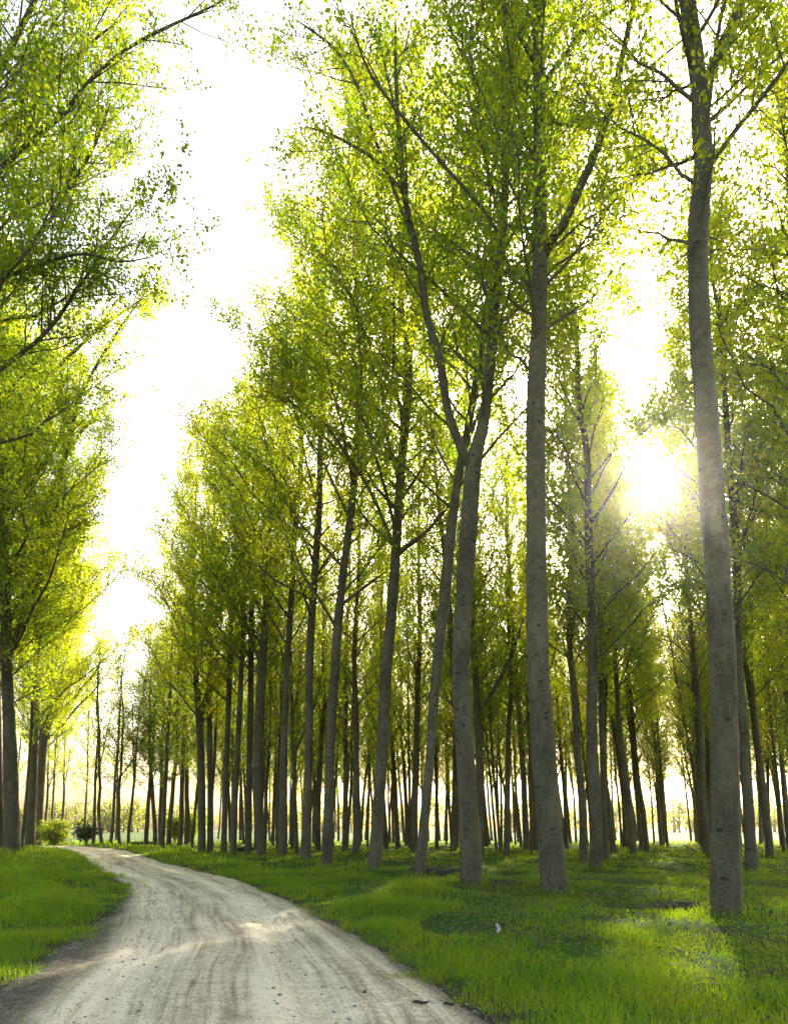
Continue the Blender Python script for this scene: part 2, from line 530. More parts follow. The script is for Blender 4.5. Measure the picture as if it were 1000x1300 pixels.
def grow(trunk_path, trunk_r, limbs, h0, H, rmax, rg, limb_f=1.0, n_prim=46, per_m=30, lsize=0.10, bias=None, twig_n=3.4, trunk_sides=12, lane=None, up0=40, top_fade=0.6):
    """returns wood MB (trunk and boughs), limb MBs and crown MB (twigs and leaves)"""
    z0 = trunk_path[0][2]
    wood = MB()
    n = len(trunk_path)
    sides = trunk_sides
    rough = 1 + 0.035 * rg.normal(size=(n, sides))
    zz = trunk_path[:, 2] - z0
    fl = np.exp(-np.maximum(zz, 0) / 0.35)
    lob = np.cos(np.linspace(0, 2 * math.pi, sides, endpoint=False) * 4 + rg.uniform(0, 6))
    rough = rough * (1 + fl[:, None] * (0.05 + 0.08 * lob[None, :]))
    tube(wood, trunk_path, trunk_r, sides, 0, rough)
    crown = MB()
    leaves = []
    limb_mb = []
    for P, r in limbs:
        b = MB(); tube(b, P, r, 8, 0); limb_mb.append(b)
        Ll = float(np.linalg.norm(np.diff(P, axis=0), axis=1).sum())
        # secondary boughs on the limb
        for t in np.sort(rg.uniform(0.25, 0.98, max(2, int(Ll * 0.8 * limb_f)))):
            bough(P, r, t, rg.uniform(0.9, 2.0) * limb_f ** 0.5, rg, b, crown, leaves, per_m, lsize, twig_n)
        twig_on(P, r, 0.25, 1.0, int(Ll * 1.6 * limb_f), 0.8, rg, crown, leaves, per_m, lsize)
    s = trunk_path[:, 2]
    az = rg.uniform(0, 6.28)
    for i in range(n_prim):
        u = ((i + rg.uniform(0.0, 0.9)) / n_prim) ** 0.95
        z = z0 + h0 + (H - h0) * u * 0.985
        if z > s[-1]:
            continue
        az += 2.4 + rg.normal() * 0.35
        p = np.array([np.interp(z, s, trunk_path[:, k]) for k in range(3)])
        tr = np.interp(z, s, trunk_r)
        prof = (1 - u) ** top_fade * (0.68 + 0.32 * min(1, u / 0.18)) + 0.08
        L = rmax * prof * rg.uniform(0.75, 1.3) * 1.35
        el = R(up0 + 22 * u + rg.normal() * 9)
        d = np.array([math.cos(az) * math.cos(el), math.sin(az) * math.cos(el), math.sin(el)])
        if bias is not None:
            k = float(np.dot(d[:2], bias))
            L *= 1 + 0.45 * k
        k = np.linspace(0, 1, 7)[:, None]
        path = p + d * L * k + np.array([0, 0, 0.16 * L]) * k * k + rg.normal(size=(7, 3)) * 0.035 * L * k
        r0 = min(0.4 * tr, 0.009 * L + 0.010)
        r = np.linspace(r0, 0.006, 7)
        tube(wood, path, r, 5, 0)
        twig_on(path, r, 0.22, 1.0, int(L * twig_n * 1.5) + 3, 0.38 * L ** 0.7 + 0.4, rg, crown, leaves, per_m, lsize)
    c = np.concatenate(leaves) if leaves else np.zeros((0, 3))
    print('leaves', len(c))
    if lane is not None and len(c):
        # a small opening in the canopy where the low sun shines through
        sd = np.array([math.sin(SUN_AZ) * math.cos(SUN_EL), math.cos(SUN_AZ) * math.cos(SUN_EL), math.sin(SUN_EL)])
        for tx, ty, tz, w0, w1 in OPENINGS:
            q = c - np.array([tx, ty, tz])
            t = q @ sd
            w = lane * (w0 + w1 * t) * rg.uniform(0.5, 1.35, len(c))
            c = c[np.linalg.norm(q - t[:, None] * sd, axis=1) > w]
    add_leaves(crown, c, lsize, rg, 1)
    return wood, limb_mb, crown


def bough(P, r, t, L, rg, woodmb, crown, leaves, per_m, lsize, twig_n):
    s = np.linspace(0, 1, len(P))
    p = np.array([np.interp(t, s, P[:, k]) for k in range(3)])
    q = np.array([np.interp(min(1, t + 0.05), s, P[:, k]) for k in range(3)]); q0 = np.array([np.interp(max(0, t - 0.05), s, P[:, k]) for k in range(3)])
    d = unit(q - q0)
    w = unit(np.cross(d, rg.normal(size=3)))
    e = unit(d * 0.75 + w * 0.75 + np.array([0, 0, 0.2]))
    k = np.linspace(0, 1, 5)[:, None]
    path = p + e * L * k + np.array([0, 0, 0.1 * L]) * k * k + rg.normal(size=(5, 3)) * 0.03 * L * k
    r0 = min(0.5 * float(np.interp(t, s, r)), 0.025)
    tube(woodmb, path, np.linspace(r0, 0.005, 5), 4, 0)
    twig_on(path, None, 0.25, 1.0, int(L * twig_n) + 1, 0.6, rg, crown, leaves, per_m, lsize)


def traced(pts, Y0, dY=0.0):
    """photograph trace [(x, y, width)] -> path and radii, receding by dY over its length"""
    n = len(pts)
    P = []; r = []
    for i, (x, y, w) in enumerate(pts):
        Y = Y0 + dY * i / max(1, n - 1)
        P.append(at(x, y, Y)); r.append(w * 0.5 * Y / FPX)
    r[-1] *= 0.35
    return smooth_path(P, r)


def hero(label, trace, limbs=(), H=28.0, h0=10.0, rmax=3.2, seed=1, dY=0.0, group='poplars lining the track', **kw):
    rg = np.random.default_rng(seed)
    bx, by, bz = base_on_ground(trace[0][0], trace[0][1])
    pts = list(trace)
    P = [np.array([bx, by, bz - 0.12])]
    r = [pts[0][2] * 0.5 * by / FPX]
    n = len(pts)
    for i, (x, y, w) in enumerate(pts[1:], 1):
        Y = by + dY * i / n
        P.append(at(x, y, Y)); r.append(w * 0.5 * Y / FPX)
    zt = P[-1][2]
    if zt < bz + H:
        # carry the leader on above the last traced point
        d = unit(P[-1] - P[-2]); d = unit(d * 0.4 + np.array([0, 0, 0.6]))
        m = max(3, int((bz + H - zt) / 3))
        z1 = zt; p = P[-1].copy(); rl = r[-1]
        for k in range(1, m + 1):
            stp = (bz + H - zt) / m
            d = unit(d + np.array([0, 0, 0.35]) + rg.normal(size=3) * 0.05)
            p = p + d * stp / d[2]
            P.append(p.copy()); r.append(max(rl * (1 - k / m) ** 0.85, 0.012))
    path, rad = smooth_path(P, r)
    L = []
    for tr, ddy in limbs:
        first = tr[0]
        # start the limb on the trunk
        zz = [at(first[0], first[1], by)[2]]
        Yt = float(np.interp(zz[0], path[:, 2], path[:, 1]))
        L.append(traced(tr, Yt, ddy))
    wood, lm, crown = grow(path, rad, L, h0, H, rmax, rg, **kw)
    o = empty('poplar_tree', (bx, by, bz))
    tag(o, label, 'tree', group)
    link('trunk', wood.mesh('trunk', [BARK], (bx, by, bz)), o)
    for b in lm:
        link('limb', b.mesh('limb', [BARK], (bx, by, bz)), o)
    link('crown', crown.mesh('crown', [TWIG, LEAF], (bx, by, bz), smooth=False), o)
    placed.append((bx, by))
    return o


placed = []

# --- the right-hand rows, traced
hero('thick poplar nearest the right edge, its grey trunk bending left and forking high up', [
    (922, 1160, 38), (921, 1100, 36), (921, 1030, 35), (917, 850, 33), (913, 760, 32), (903, 620, 31), (895, 500, 29), (890, 450, 27), (886, 360, 26),
    (886, 280, 27), (893, 220, 26), (890, 160, 25), (886, 100, 23), (872, 0, 22), (864, -60, 18)],
    [([(889, 108, 14), (905, 85, 14), (925, 50, 13), (942, 0, 12), (955, -60, 9), (962, -140, 5)], 1.5),
     ([(880, 92, 7), (868, 50, 6), (857, 0, 5), (845, -70, 3)], -1.0),
     ([(895, 140, 4), (930, 110, 3.5), (975, 60, 3), (1010, 20, 2)], 1.0)],
    H=26, h0=11, rmax=2.5, seed=21, n_prim=46, lane=1.0, lsize=0.085, bias=np.array([0.9, 0.2]))

hero('straight pale poplar right of centre, its long limb sweeping up to the right', [
    (703, 1136, 35), (702, 1110, 33), (692, 985, 31), (683, 850, 29), (682, 800, 28), (680, 680, 26), (680, 520, 25), (684, 400, 21), (685, 312, 21), (685, 200, 18),
    (684, 100, 17), (683, 0, 16), (682, -80, 13)],
    [([(688, 326, 16), (703, 300, 14), (715, 285, 13), (735, 240, 12), (757, 190, 11), (778, 120, 10), (790, 70, 9), (805, 0, 8), (815, -60, 5)], -2.2),
     ([(690, 104, 8), (708, 82, 7), (725, 60, 6.5), (750, 30, 6), (790, 5, 4), (815, -15, 3)], 1.0),
     ([(682, 85, 8), (668, 60, 7), (655, 38, 6), (635, 0, 5), (620, -40, 4)], -0.8),
     ([(680, 372, 6), (660, 350, 5.5), (640, 332, 5.5), (630, 290, 5), (600, 250, 5), (560, 206, 4.5), (507, 143, 4), (465, 84, 3.5), (441, 7, 3)], -1.5),
     ([(680, 214, 6), (655, 185, 5), (630, 154, 5), (600, 95, 4), (577, 49, 4), (560, 0, 3)], 1.2),
     ([(778, 126, 4), (800, 106, 4), (830, 80, 3.5), (866, 50, 3), (900, 20, 2.5)], 0.5)],
    H=30, h0=11.5, rmax=3.0, seed=22, n_prim=46, lsize=0.085, lane=1.0, limb_f=0.9)

hero('poplar with a forked trunk, its crooked left limb curving away to the left', [
    (598, 1124, 29), (597, 1080, 27), (595, 1030, 26), (589, 940, 23), (585, 850, 24), (587, 800, 22), (594, 680, 23), (597, 640, 22), (601, 588, 21), (608, 560, 18), (616, 520, 15), (622, 460, 14),
    (627, 400, 13), (635, 330, 12), (640, 260, 11), (642, 200, 10), (644, 140, 9), (650, 60, 8), (655, 0, 7)],
    [([(599, 595, 14), (590, 580, 13), (580, 556, 12), (568, 520, 11), (562, 480, 11), (556, 448, 11), (541, 400, 10), (539, 385, 10), (532, 332, 9), (521, 287, 9), (513, 245, 8), (509, 196, 7), (504, 140, 6), (502, 70, 5), (502, 20, 4)], -1.5),
     ([(645, 200, 5), (658, 164, 5), (667, 130, 5), (672, 80, 4)], 1.0),
     ([(530, 325, 6), (500, 240, 5), (472, 165, 4.5), (452, 105, 4), (425, 62, 3.5), (395, 38, 3), (372, 22, 2)], 0.8),
     ([(513, 245, 5), (478, 205, 4.5), (440, 180, 4), (405, 165, 3), (382, 160, 2)], 0.6)],
    H=30, h0=11.5, rmax=3.8, seed=23, n_prim=48, lsize=0.09, limb_f=1.7)

hero('slim leaning poplar crossing just behind the forked trunk', [
    (533, 1112, 15), (534, 1090, 14), (544, 985, 11.5), (554, 850, 13), (564, 760, 15), (575, 655, 13), (584, 592, 11), (596, 532, 10), (605, 480, 10), (615, 420, 9), (618, 400, 9), (628, 340, 9), (638, 260, 7), (652, 130, 6), (660, 40, 5)],
    [], H=30, h0=11, rmax=3.8, seed=24, n_prim=48, dY=2.0, lsize=0.09)

hero('slender poplar leaning right with a thin mid-height fork, left of the forked trunk', [
    (475, 1101, 20), (476, 1090, 17), (480, 1030, 15), (486, 940, 15), (490, 850, 15), (495, 800, 14), (501, 720, 13), (506, 640, 12), (510, 580, 12), (516, 520, 12), (518, 460, 12), (513, 420, 8), (509, 400, 7), (508, 350, 6), (510, 280, 5)],
    [([(519, 462, 9), (522, 415, 9), (530, 372, 8), (552, 340, 6), (567, 300, 5), (578, 250, 3)], 1.5),
     ([(499, 693, 5), (476, 636, 4.5), (456, 600, 4), (430, 562, 4), (408, 532, 3)], -1.0),
     ([(504, 702, 6), (520, 690, 5.5), (540, 676, 5), (572, 640, 4), (600, 612, 3)], -1.0)],
    H=33, h0=11, rmax=4.7, seed=25, n_prim=52, lsize=0.095, bias=np.array([-0.7, -0.3]))

hero('grey poplar leaning right with a long right fork, on the verge', [
    (415, 1098, 16), (415, 1085, 14.5), (418, 1000, 12), (420, 925, 12.5), (425, 850, 12), (430, 780, 11.5), (439, 700, 10), (447, 640, 10), (450, 600, 9), (453, 560, 7), (454, 480, 6), (456, 430, 5)],
    [([(451, 605, 8), (458, 596, 7), (476, 572, 6), (490, 540, 5), (496, 510, 4.5), (499, 480, 4)], 1.0),
     ([(431, 770, 5), (450, 755, 4.5), (470, 740, 4), (492, 724, 3)], -1.0),
     ([(428, 800, 4), (405, 760, 3.5), (385, 730, 3), (370, 690, 2)], -1.5)],
    H=33, h0=10.5, rmax=4.0, seed=26, n_prim=46, lsize=0.10, bias=np.array([-0.7, -0.3]))

DENS = 1.1
hero('straight slim poplar with a smooth bare trunk, between two right-leaning ones beside the verge', [
    (388, 1092, 14), (388, 1080, 13), (390, 1030, 11.5), (392, 955, 10.5), (393, 850, 10), (397, 760, 10), (403, 680, 9.5), (406, 600, 8), (407, 520, 7), (408, 440, 5)],
    [([(398, 740, 4), (412, 715, 4), (432, 690, 3), (450, 655, 2)], 0.8)], H=31, h0=10.5, rmax=3.8, seed=27, n_prim=46, lsize=0.10, bias=np.array([-0.8, -0.3]))

hero('brownish straight poplar on the verge, next left of the smooth bare one', [
    (359, 1088, 13), (359, 1075, 12), (360, 970, 10), (364, 850, 9), (370, 760, 8), (374, 680, 7.5), (381, 600, 6), (384, 540, 5)],
    [], H=29.5, h0=9.5, rmax=3.6, seed=28, n_prim=46, lsize=0.10, bias=np.array([-0.8, -0.3]))

hero('poplar splitting into two upright stems low in its crown, at the verge bend', [
    (331, 1087, 12), (331, 1075, 11), (327, 1000, 13), (330, 900, 12.5), (336, 800, 10), (338, 760, 8), (341, 700, 7), (345, 620, 5)],
    [([(337, 785, 7), (345, 755, 7), (350, 720, 6), (354, 650, 5), (357, 590, 3)], 1.0),
     ([(333, 850, 4), (318, 810, 4), (306, 770, 3), (298, 730, 2)], -1.0)],
    H=28.5, h0=9, rmax=3.6, seed=29, n_prim=46, lsize=0.105, bias=np.array([-0.8, -0.3]))

hero('slim poplar half hidden close left of the two-stemmed one', [
    (315, 1085, 9), (316, 1000, 8), (318, 900, 8), (319, 800, 7), (322, 700, 6)], [], H=27.5, h0=9, rmax=3.1, seed=30, n_prim=44, lsize=0.105, bias=np.array([-0.8, -0.3]))
hero('thin grey poplar on the bend of the verge, its trunk leaning right', [
    (296, 1086, 8), (299, 1000, 7.5), (304, 900, 7), (309, 800, 6)], [], H=27.5, h0=8.5, rmax=3.1, seed=31, n_prim=44, lsize=0.105, bias=np.array([-0.8, -0.3]))
hero('dim thin poplar between the right-leaning grey one and the pair of close trunks', [
    (284, 1083, 8), (286, 1000, 7), (290, 900, 7), (293, 800, 6)], [], H=27, h0=8, rmax=3.1, seed=32, n_prim=44, lsize=0.105, bias=np.array([-0.8, -0.3]))
hero('right one of two close dark poplars ending the thick front row', [
    (267, 1082, 8), (267, 1000, 7.5), (266, 900, 7), (268, 800, 6)], [], H=27, h0=7.5, rmax=3.1, seed=33, n_prim=44, lsize=0.11, bias=np.array([-0.8, -0.3]))
hero('left one of two close dark poplars ending the thick front row, forking low', [
    (256, 1082, 10), (256, 1000, 9.5), (253, 920, 9), (249, 860, 7), (246, 800, 5)],
    [([(254, 925, 6), (260, 890, 6), (272, 850, 5), (282, 800, 3)], 1.0)], H=26.5, h0=7, rmax=3.2, seed=34, n_prim=46, lsize=0.11, bias=np.array([-0.8, -0.3]))

DENS = 1.6
# --- the left-hand row, traced
LG = 'poplars on the bank left of the track'
hero('thick poplar at the left edge on the bank, forking into a right limb', [
    (15, 1085, 21), (15, 1060, 19), (13, 960, 17), (10, 880, 14), (8, 800, 13), (6, 740, 12), (2, 660, 10), (-2, 560, 8), (-2, 440, 7), (-6, 300, 6)],
    [([(13, 830, 8), (17, 818, 8), (32, 775, 7), (54, 719, 6.5), (65, 660, 6), (73, 630, 5), (85, 570, 5), (97, 520, 4), (110, 470, 3)], -0.5),
     ([(8, 752, 7), (22, 728, 6), (38, 705, 6), (55, 655, 5), (80, 590, 4), (105, 545, 3), (140, 505, 2)], 1.0),
     ([(2, 690, 6), (19, 646, 5.5), (38, 615, 5), (77, 554, 4.5), (115, 477, 4), (150, 420, 3), (185, 370, 2)], -1.5),
     ([(-2, 530, 6), (22, 508, 6), (50, 488, 5.5), (85, 455, 5), (115, 427, 4), (150, 400, 3), (195, 370, 2)], -1.0)],
    H=28, h0=8.5, rmax=5.4, seed=41, limb_f=2.2, n_prim=50, lsize=0.095, group=LG, bias=np.array([0.8, 0.0]))
hero('poplar on the left bank, first of two close trunks right of the thick edge one', [
    (38, 1076, 13), (39, 1040, 12), (43, 940, 11), (48, 850, 11), (55, 785, 9), (62, 740, 8), (70, 690, 7), (78, 620, 5)],
    [([(50, 830, 5), (40, 780, 5), (34, 720, 4), (30, 640, 3)], 1.0)], H=27, h0=8, rmax=5.4, seed=42, limb_f=2.2, n_prim=50, lsize=0.10, group=LG, bias=np.array([1.25, 0.0]))
hero('poplar on the left bank with a thin limb rising to the right over the track', [
    (48, 1073, 10), (50, 1030, 10), (55, 940, 10.5), (63, 861, 9), (68, 804, 8), (76, 746, 7), (81, 710, 6), (88, 640, 5)],
    [([(60, 925, 6), (70, 908, 6), (90, 892, 5), (105, 872, 4), (120, 855, 3), (135, 825, 2)], -1.0)],
    H=26, h0=7.5, rmax=5.4, seed=43, limb_f=2.2, n_prim=50, lsize=0.105, group=LG, bias=np.array([1.25, 0.0]))
hero('dark poplar trunk cut by the left edge of the view, behind the thick one', [
    (0, 1082, 9), (-1, 1000, 9), (-3, 880, 8), (-6, 760, 7)], [], H=26, h0=8, rmax=5.4, seed=44, n_prim=48, lsize=0.10, group=LG)

hero('big poplar just outside the upper left corner, only its long limbs reaching into view', [
    (-109, 1104, 26), (-108, 1000, 23), (-104, 800, 20), (-96, 600, 18), (-80, 450, 16), (-55, 280, 13), (-20, 130, 10), (0, 90, 9), (24, 40, 8), (46, -5, 7), (60, -60, 6)],
    [([(-62, 300, 9), (-35, 258, 8), (0, 217, 7.5), (24, 192, 7), (56, 166, 6), (88, 136, 6), (108, 108, 5), (152, 68, 4.5), (200, 40, 4), (260, 12, 3), (300, -10, 2)], -1.0),
     ([(-85, 470, 8), (-40, 400, 7), (8, 344, 6), (52, 296, 5), (88, 240, 4.5), (120, 184, 4), (140, 130, 3)], 1.0),
     ([(-80, 430, 6), (-30, 375, 5), (8, 352, 5), (60, 332, 4), (108, 322, 3.5), (152, 332, 3), (200, 325, 2)], -1.5),
     ([(-45, 235, 7), (0, 165, 6), (40, 135, 5), (80, 90, 4), (120, 50, 4), (160, 20, 3)], 1.0),
     ([(-95, 600, 8), (-50, 520, 7), (0, 470, 6), (60, 420, 5), (110, 350, 4), (150, 290, 3), (180, 250, 2)], 0.5)],
    H=27, h0=9, rmax=5.4, seed=45, limb_f=2.2, n_prim=46, lsize=0.09, group=LG, bias=np.array([0.9, 0.2]))

# ------------------------------------------------------------------ the rest of the plantation: a few kinds, then copies


def proto(seed, H=27, h0=7.5, rmax=3.1, n_prim=54, lsize=0.115, per_m=28, fork=False, r0=0.2, sides=9, twig_n=3.2):
    rg = np.random.default_rng(seed)
    k = np.linspace(0, 1, 12)
    wob = np.cumsum(rg.normal(size=(12, 2)) * 0.07, axis=0)
    wob -= wob[0]
    P = np.column_stack([wob[:, 0], wob[:, 1], -0.12 + (H + 0.12) * k])
    r = r0 * (1 - k) ** 0.8 * (1 - 0.12 * k) + 0.012
    path, rad = smooth_path(P, r, 0.45)
    limbs = []
    if fork:
        z = h0 * rg.uniform(0.9, 1.2)
        i = int(np.searchsorted(path[:, 2], z))
        a = rg.uniform(0, 6.28)
        q = [path[i], ]
        d = np.array([math.cos(a), math.sin(a), 1.5])
        for j in range(1, 6):
            q.append(q[-1] + unit(d) * 1.7 + rg.normal(size=3) * 0.1)
            d = d + np.array([0, 0, 0.5])
        limbs.append(smooth_path(q, np.linspace(rad[i] * 0.7, 0.02, 6)))
    wood, lm, crown = grow(path, rad, limbs, h0, H, rmax, rg, n_prim=n_prim, per_m=per_m, lsize=lsize, trunk_sides=sides, twig_n=twig_n)
    for b in lm:
        for v, f, m in zip(b.v, b.f, b.m):
            wood.add(v, f - 0, 0) if False else None
    o = empty('poplar_tree', (0, 0, 0))
    link('trunk', wood.mesh('trunk', [BARK]), o)
    for b in lm:
        link('limb', b.mesh('limb', [BARK]), o)
    link('crown', crown.mesh('crown', [TWIG, LEAF], smooth=False), o)
    return o


DENS = 0.95
PROTO = {
    'near a': proto(121, h0=6.5, lsize=0.10), 'near b': proto(122, H=26, h0=6, lsize=0.10), 'near c': proto(123, fork=True, h0=7, lsize=0.10),
        'broad': proto(107, H=27, h0=7, rmax=3.6, n_prim=50, per_m=26),
}
DENS = 0.38
PROTO.update({
    'a': proto(101, h0=5.5), 'b': proto(102, H=26, h0=5), 'c': proto(103, fork=True, h0=6.5), 'd': proto(104, H=28, h0=6, rmax=3.3),
    'young': proto(108, H=17, h0=4.5, rmax=1.9, n_prim=22, per_m=26, r0=0.13),
    'young2': proto(109, H=16, h0=5, rmax=1.8, n_prim=20, per_m=24, r0=0.12, fork=True),
})
USED = set()


def plant(kind, x, y, label, group, s=1.0, lean=0.0, lean_f=0.0, rot=None, thick=1.0):
    src = PROTO[kind]
    if kind in USED:
        o = src.copy(); C.objects.link(o)
        for ch in src.children:
            c = ch.copy(); C.objects.link(c); c.parent = o
    else:
        o = src; USED.add(kind)
    o.location = (x, y, ground_z(x, y))
    o.rotation_mode = 'ZYX'
    o.rotation_euler = (-R(lean_f), R(lean), rng.uniform(0, 6.28) if rot is None else rot)
    o.scale = (s * thick, s * thick, s)
    tag(o, label, 'tree', group)
    placed.append((x, y))
    return o


def lane_tree(x, y, label, group, seed, lean=0.0, H=26.0, h0=7.0, rmax=2.9, r0=0.17, n_prim=50):
    """a tree beside the sunward lane, grown for itself"""
    rg = np.random.default_rng(seed)
    z = ground_z(x, y)
    k = np.linspace(0, 1, 12)
    wob = np.cumsum(rg.normal(size=(12, 2)) * 0.08, axis=0); wob -= wob[0]
    P = np.column_stack([x + wob[:, 0] + math.tan(R(lean)) * H * k, y + wob[:, 1], z - 0.12 + (H + 0.12) * k])
    path, rad = smooth_path(P, r0 * (1 - k) ** 0.8 * (1 - 0.12 * k) + 0.012, 0.45)
    wood, lm, crown = grow(path, rad, [], h0, H, rmax, rg, n_prim=n_prim, per_m=28, lsize=0.10, trunk_sides=9, twig_n=3.2, lane=1.0)
    o = empty('poplar_tree', (x, y, z)); tag(o, label, 'tree', group)
    link('trunk', wood.mesh('trunk', [BARK], (x, y, z)), o)
    link('crown', crown.mesh('crown', [TWIG, LEAF], (x, y, z), smooth=False), o)
    placed.append((x, y))
    return o


DENS = 1.6
# interior trunks the photograph shows clearly: (x, y, lean, kind, label)
MID = [
    (757, 1103, -1.0, 'near a', 'grey trunk right of the pale long-limbed poplar, in front of a thinner pair', 1.0),
    (741, 1097, -1.0, 'near b', 'narrow trunk standing just left of the grey one, behind the pale long-limbed poplar', 0.95),
    (770, 1091, -0.5, 'slim', 'thin dark trunk just right of the grey one in the middle of the wood', 0.9),
    (804, 1087, -2.0, 'slim2', 'thin leaning trunk in the sunward lane, halfway between the two thick right-hand poplars', 0.95),
    (821, 1081, -2.5, 'slim', 'dark trunk leaning left in the sunward lane, below the sun', 0.95),
    (954, 1109, 0.0, 'near b', 'pale slim trunk close behind the thick poplar at the right', 0.95),
    (978, 1088, -2.7, 'near a', 'stout dark trunk leaning left near the right edge of the view', 1.05),
    (643, 1087, 0.5, 'near a', 'thin upright trunk in the gap right of the forked poplar', 0.9),
    (668, 1081, -3.0, 'near c', 'dark slanting trunk partly hidden behind the pale long-limbed poplar', 1.0),
    (679, 1081, -1.0, 'near b', 'dark upright trunk touching the slanting one behind the pale long-limbed poplar', 1.0),
    (575, 1082, 1.0, 'near b', 'dark trunk directly behind the forked poplar', 1.0),
    (452, 1085, 1.0, 'near a', 'dark straight trunk in shade between two right-leaning front poplars', 1.0),
    (438, 1082, 1.0, 'a', 'thin shaded trunk just left of the dark straight one', 0.9),
    (404, 1080, 0.5, 'b', 'thin trunk in the narrow gap right of the smooth bare poplar', 0.9),
    (490, 1078, -2.0, 'c', 'thin dark trunk right of the slender poplar with the mid-height fork', 0.95),
    (505, 1077, -2.5, 'a', 'second thin dark trunk right of the slender mid-forked poplar', 0.95),
    (516, 1075, -1.5, 'b', 'third thin dark trunk right of the slender mid-forked poplar, forking low', 0.95),
]
for px, py, lean, kind, lab, s in MID:
    bx, by, bz = base_on_ground(px, py)
    if px in (757, 741, 770, 804, 821, 954):
        lane_tree(bx, by, lab, 'single trunks among the shaded rows', 500 + px, lean, 26 * s, r0={757: 0.21, 741: 0.16, 954: 0.17}.get(px, 0.15))
    else:
        plant(kind, bx, by, lab, 'single trunks among the shaded rows', s, lean, rng.uniform(-1, 1), thick=0.9)

for ss, t, sd in [(2.0, 35.5, 901), (2.2, 43, 902), (-1.25, 49, 903)]:
    q = LANE_NRM * ss + LANE_DIR * t
    lane_tree(q[0], q[1], {901: 'thin trunk just right of the leaning one in the sunward lane', 902: 'thin trunk close left of the thick right-hand poplar, in the sunward lane', 903: 'thin trunk far down the sunward lane, below the sun'}[sd],
              'single trunks among the shaded rows', sd, -1.5, 26, r0=0.14)

for x_, y_, kd in [(10.3, 16.2, 'near b'), (13.4, 21.5, 'near a')]:
    plant(kd, x_, y_, 'poplar standing just outside the right edge, only its crown reaching into view', 'poplars outside the right edge', 1.0, 0, 0)

# slim trees where the track bends out of sight
for k, (px, py, lean, lab) in enumerate([
        (118, 1073, -1.0, 'leftmost of the slim trees where the track bends away, beside the dark round bush'),
        (130, 1073, -4.0, 'slim tree at the end of the track leaning towards its left neighbour'),
        (140, 1073, 1.0, 'third slim tree from the left where the track bends away'),
        (152, 1073, -3.0, 'fourth slim tree from the left at the end of the track, leaning left'),
        (163, 1072, 3.5, 'slim tree at the end of the track leaning right, alone in its gap'),
        (185, 1072, 3.0, 'thin tree right of the gap at the end of the track, leaning right'),
        (197, 1072, -3.5, 'thin tree leaning left just before the darker clump at the end of the track'),
        (204, 1072, -0.5, 'thickest slim trunk at the left of the darker clump by the track end'),
        (214, 1073, 0.5, 'slim tree in the darker clump, second from its left'),
        (228, 1074, 0.5, 'upright slim tree in the middle of the darker clump by the track end'),
        (237, 1073, -0.5, 'slim tree at the right of the darker clump, before the thick front row starts')]):
    bx, by, bz = base_on_ground(px, py)
    plant(('young' if k % 2 else 'young2') if k < 5 else ('near b' if k % 2 else 'near a'), bx, by, lab, 'slim trees at the end of the track', (1.0 if k < 5 else (0.72 + 0.03 * (k - 5))), lean, 0, thick=(1.1 if k < 5 else 1.3))

# two slighter stems on the left bank
for px, py, kd, lab in [(27, 1078, 'near c', 'slender low-branched poplar on the left bank, between the thick edge trunk and the close pair'),
                        (64, 1072, 'near a', 'slender poplar on the left bank, just right of the close pair')]:
    bx, by, bz = base_on_ground(px, py)
    plant(kd, bx, by, lab, LG, 0.82, 1.5, 0, thick=0.62)

# the grid of the plantation, its lanes pointing at the sun
GL = 'one of many slim poplars in the shaded rows deep in the plantation'
GG = 'poplars deep in the plantation'
ROWS = [0.2] + [-2.5 - 5.1 * k for k in range(0, 12)] + [3.1 + 5.1 * k for k in range(0, 7)]
kinds = ['a', 'b', 'c', 'd']; near_k = ['near a', 'near b', 'near c']
cnt = 0
for si, s in enumerate(ROWS):
    for j in range(32):
        t = 10 + 3.7 * j + (1.8 if si % 2 else 0) + rng.uniform(-0.5, 0.5)
        ss = s + rng.uniform(-0.35, 0.35)
        x, y = LANE_NRM * ss + LANE_DIR * t
        if t > 84 or y < 9 or (abs(ss) < 1.5 and t < 57) or (y > 56 and x / y * 900 + 500 < 250):
            continue
        if x > 0.56 * y + 6 or x < -0.55 * y - 5:
            continue
        d = road_dist(np.array([x]), np.array([y]))[0]
        if d < 4.2:
            continue
        if min(math.hypot(x - a, y - b) for a, b in placed) < 3.0:
            continue
        # keep the first rows as the photograph has them
        if x < (0.76 if y < 21 else 0.585) * y and y < 26.5 and (x / y * 900 + 500) > 330:
            continue
        inner = abs(ss) < 3.7 and t < 56
        if inner:
            lane_tree(x, y, GL, GG, 700 + cnt, rng.uniform(-4, -1), rng.uniform(25, 28))
            cnt += 1
            continue
        plant((near_k[int(rng.integers(3))] if y < 44 else kinds[int(rng.integers(4))]), x, y, GL, GG, rng.uniform(0.9, 1.06) if y < 44 else rng.uniform(0.74, 0.86),
              (-3.5 if x > 0.1 * y else 0.5) + rng.normal() * 2.2, rng.uniform(-2, 2), thick=rng.uniform(0.75, 1.05) * (1.0 if y < 44 else 0.95))
        cnt += 1
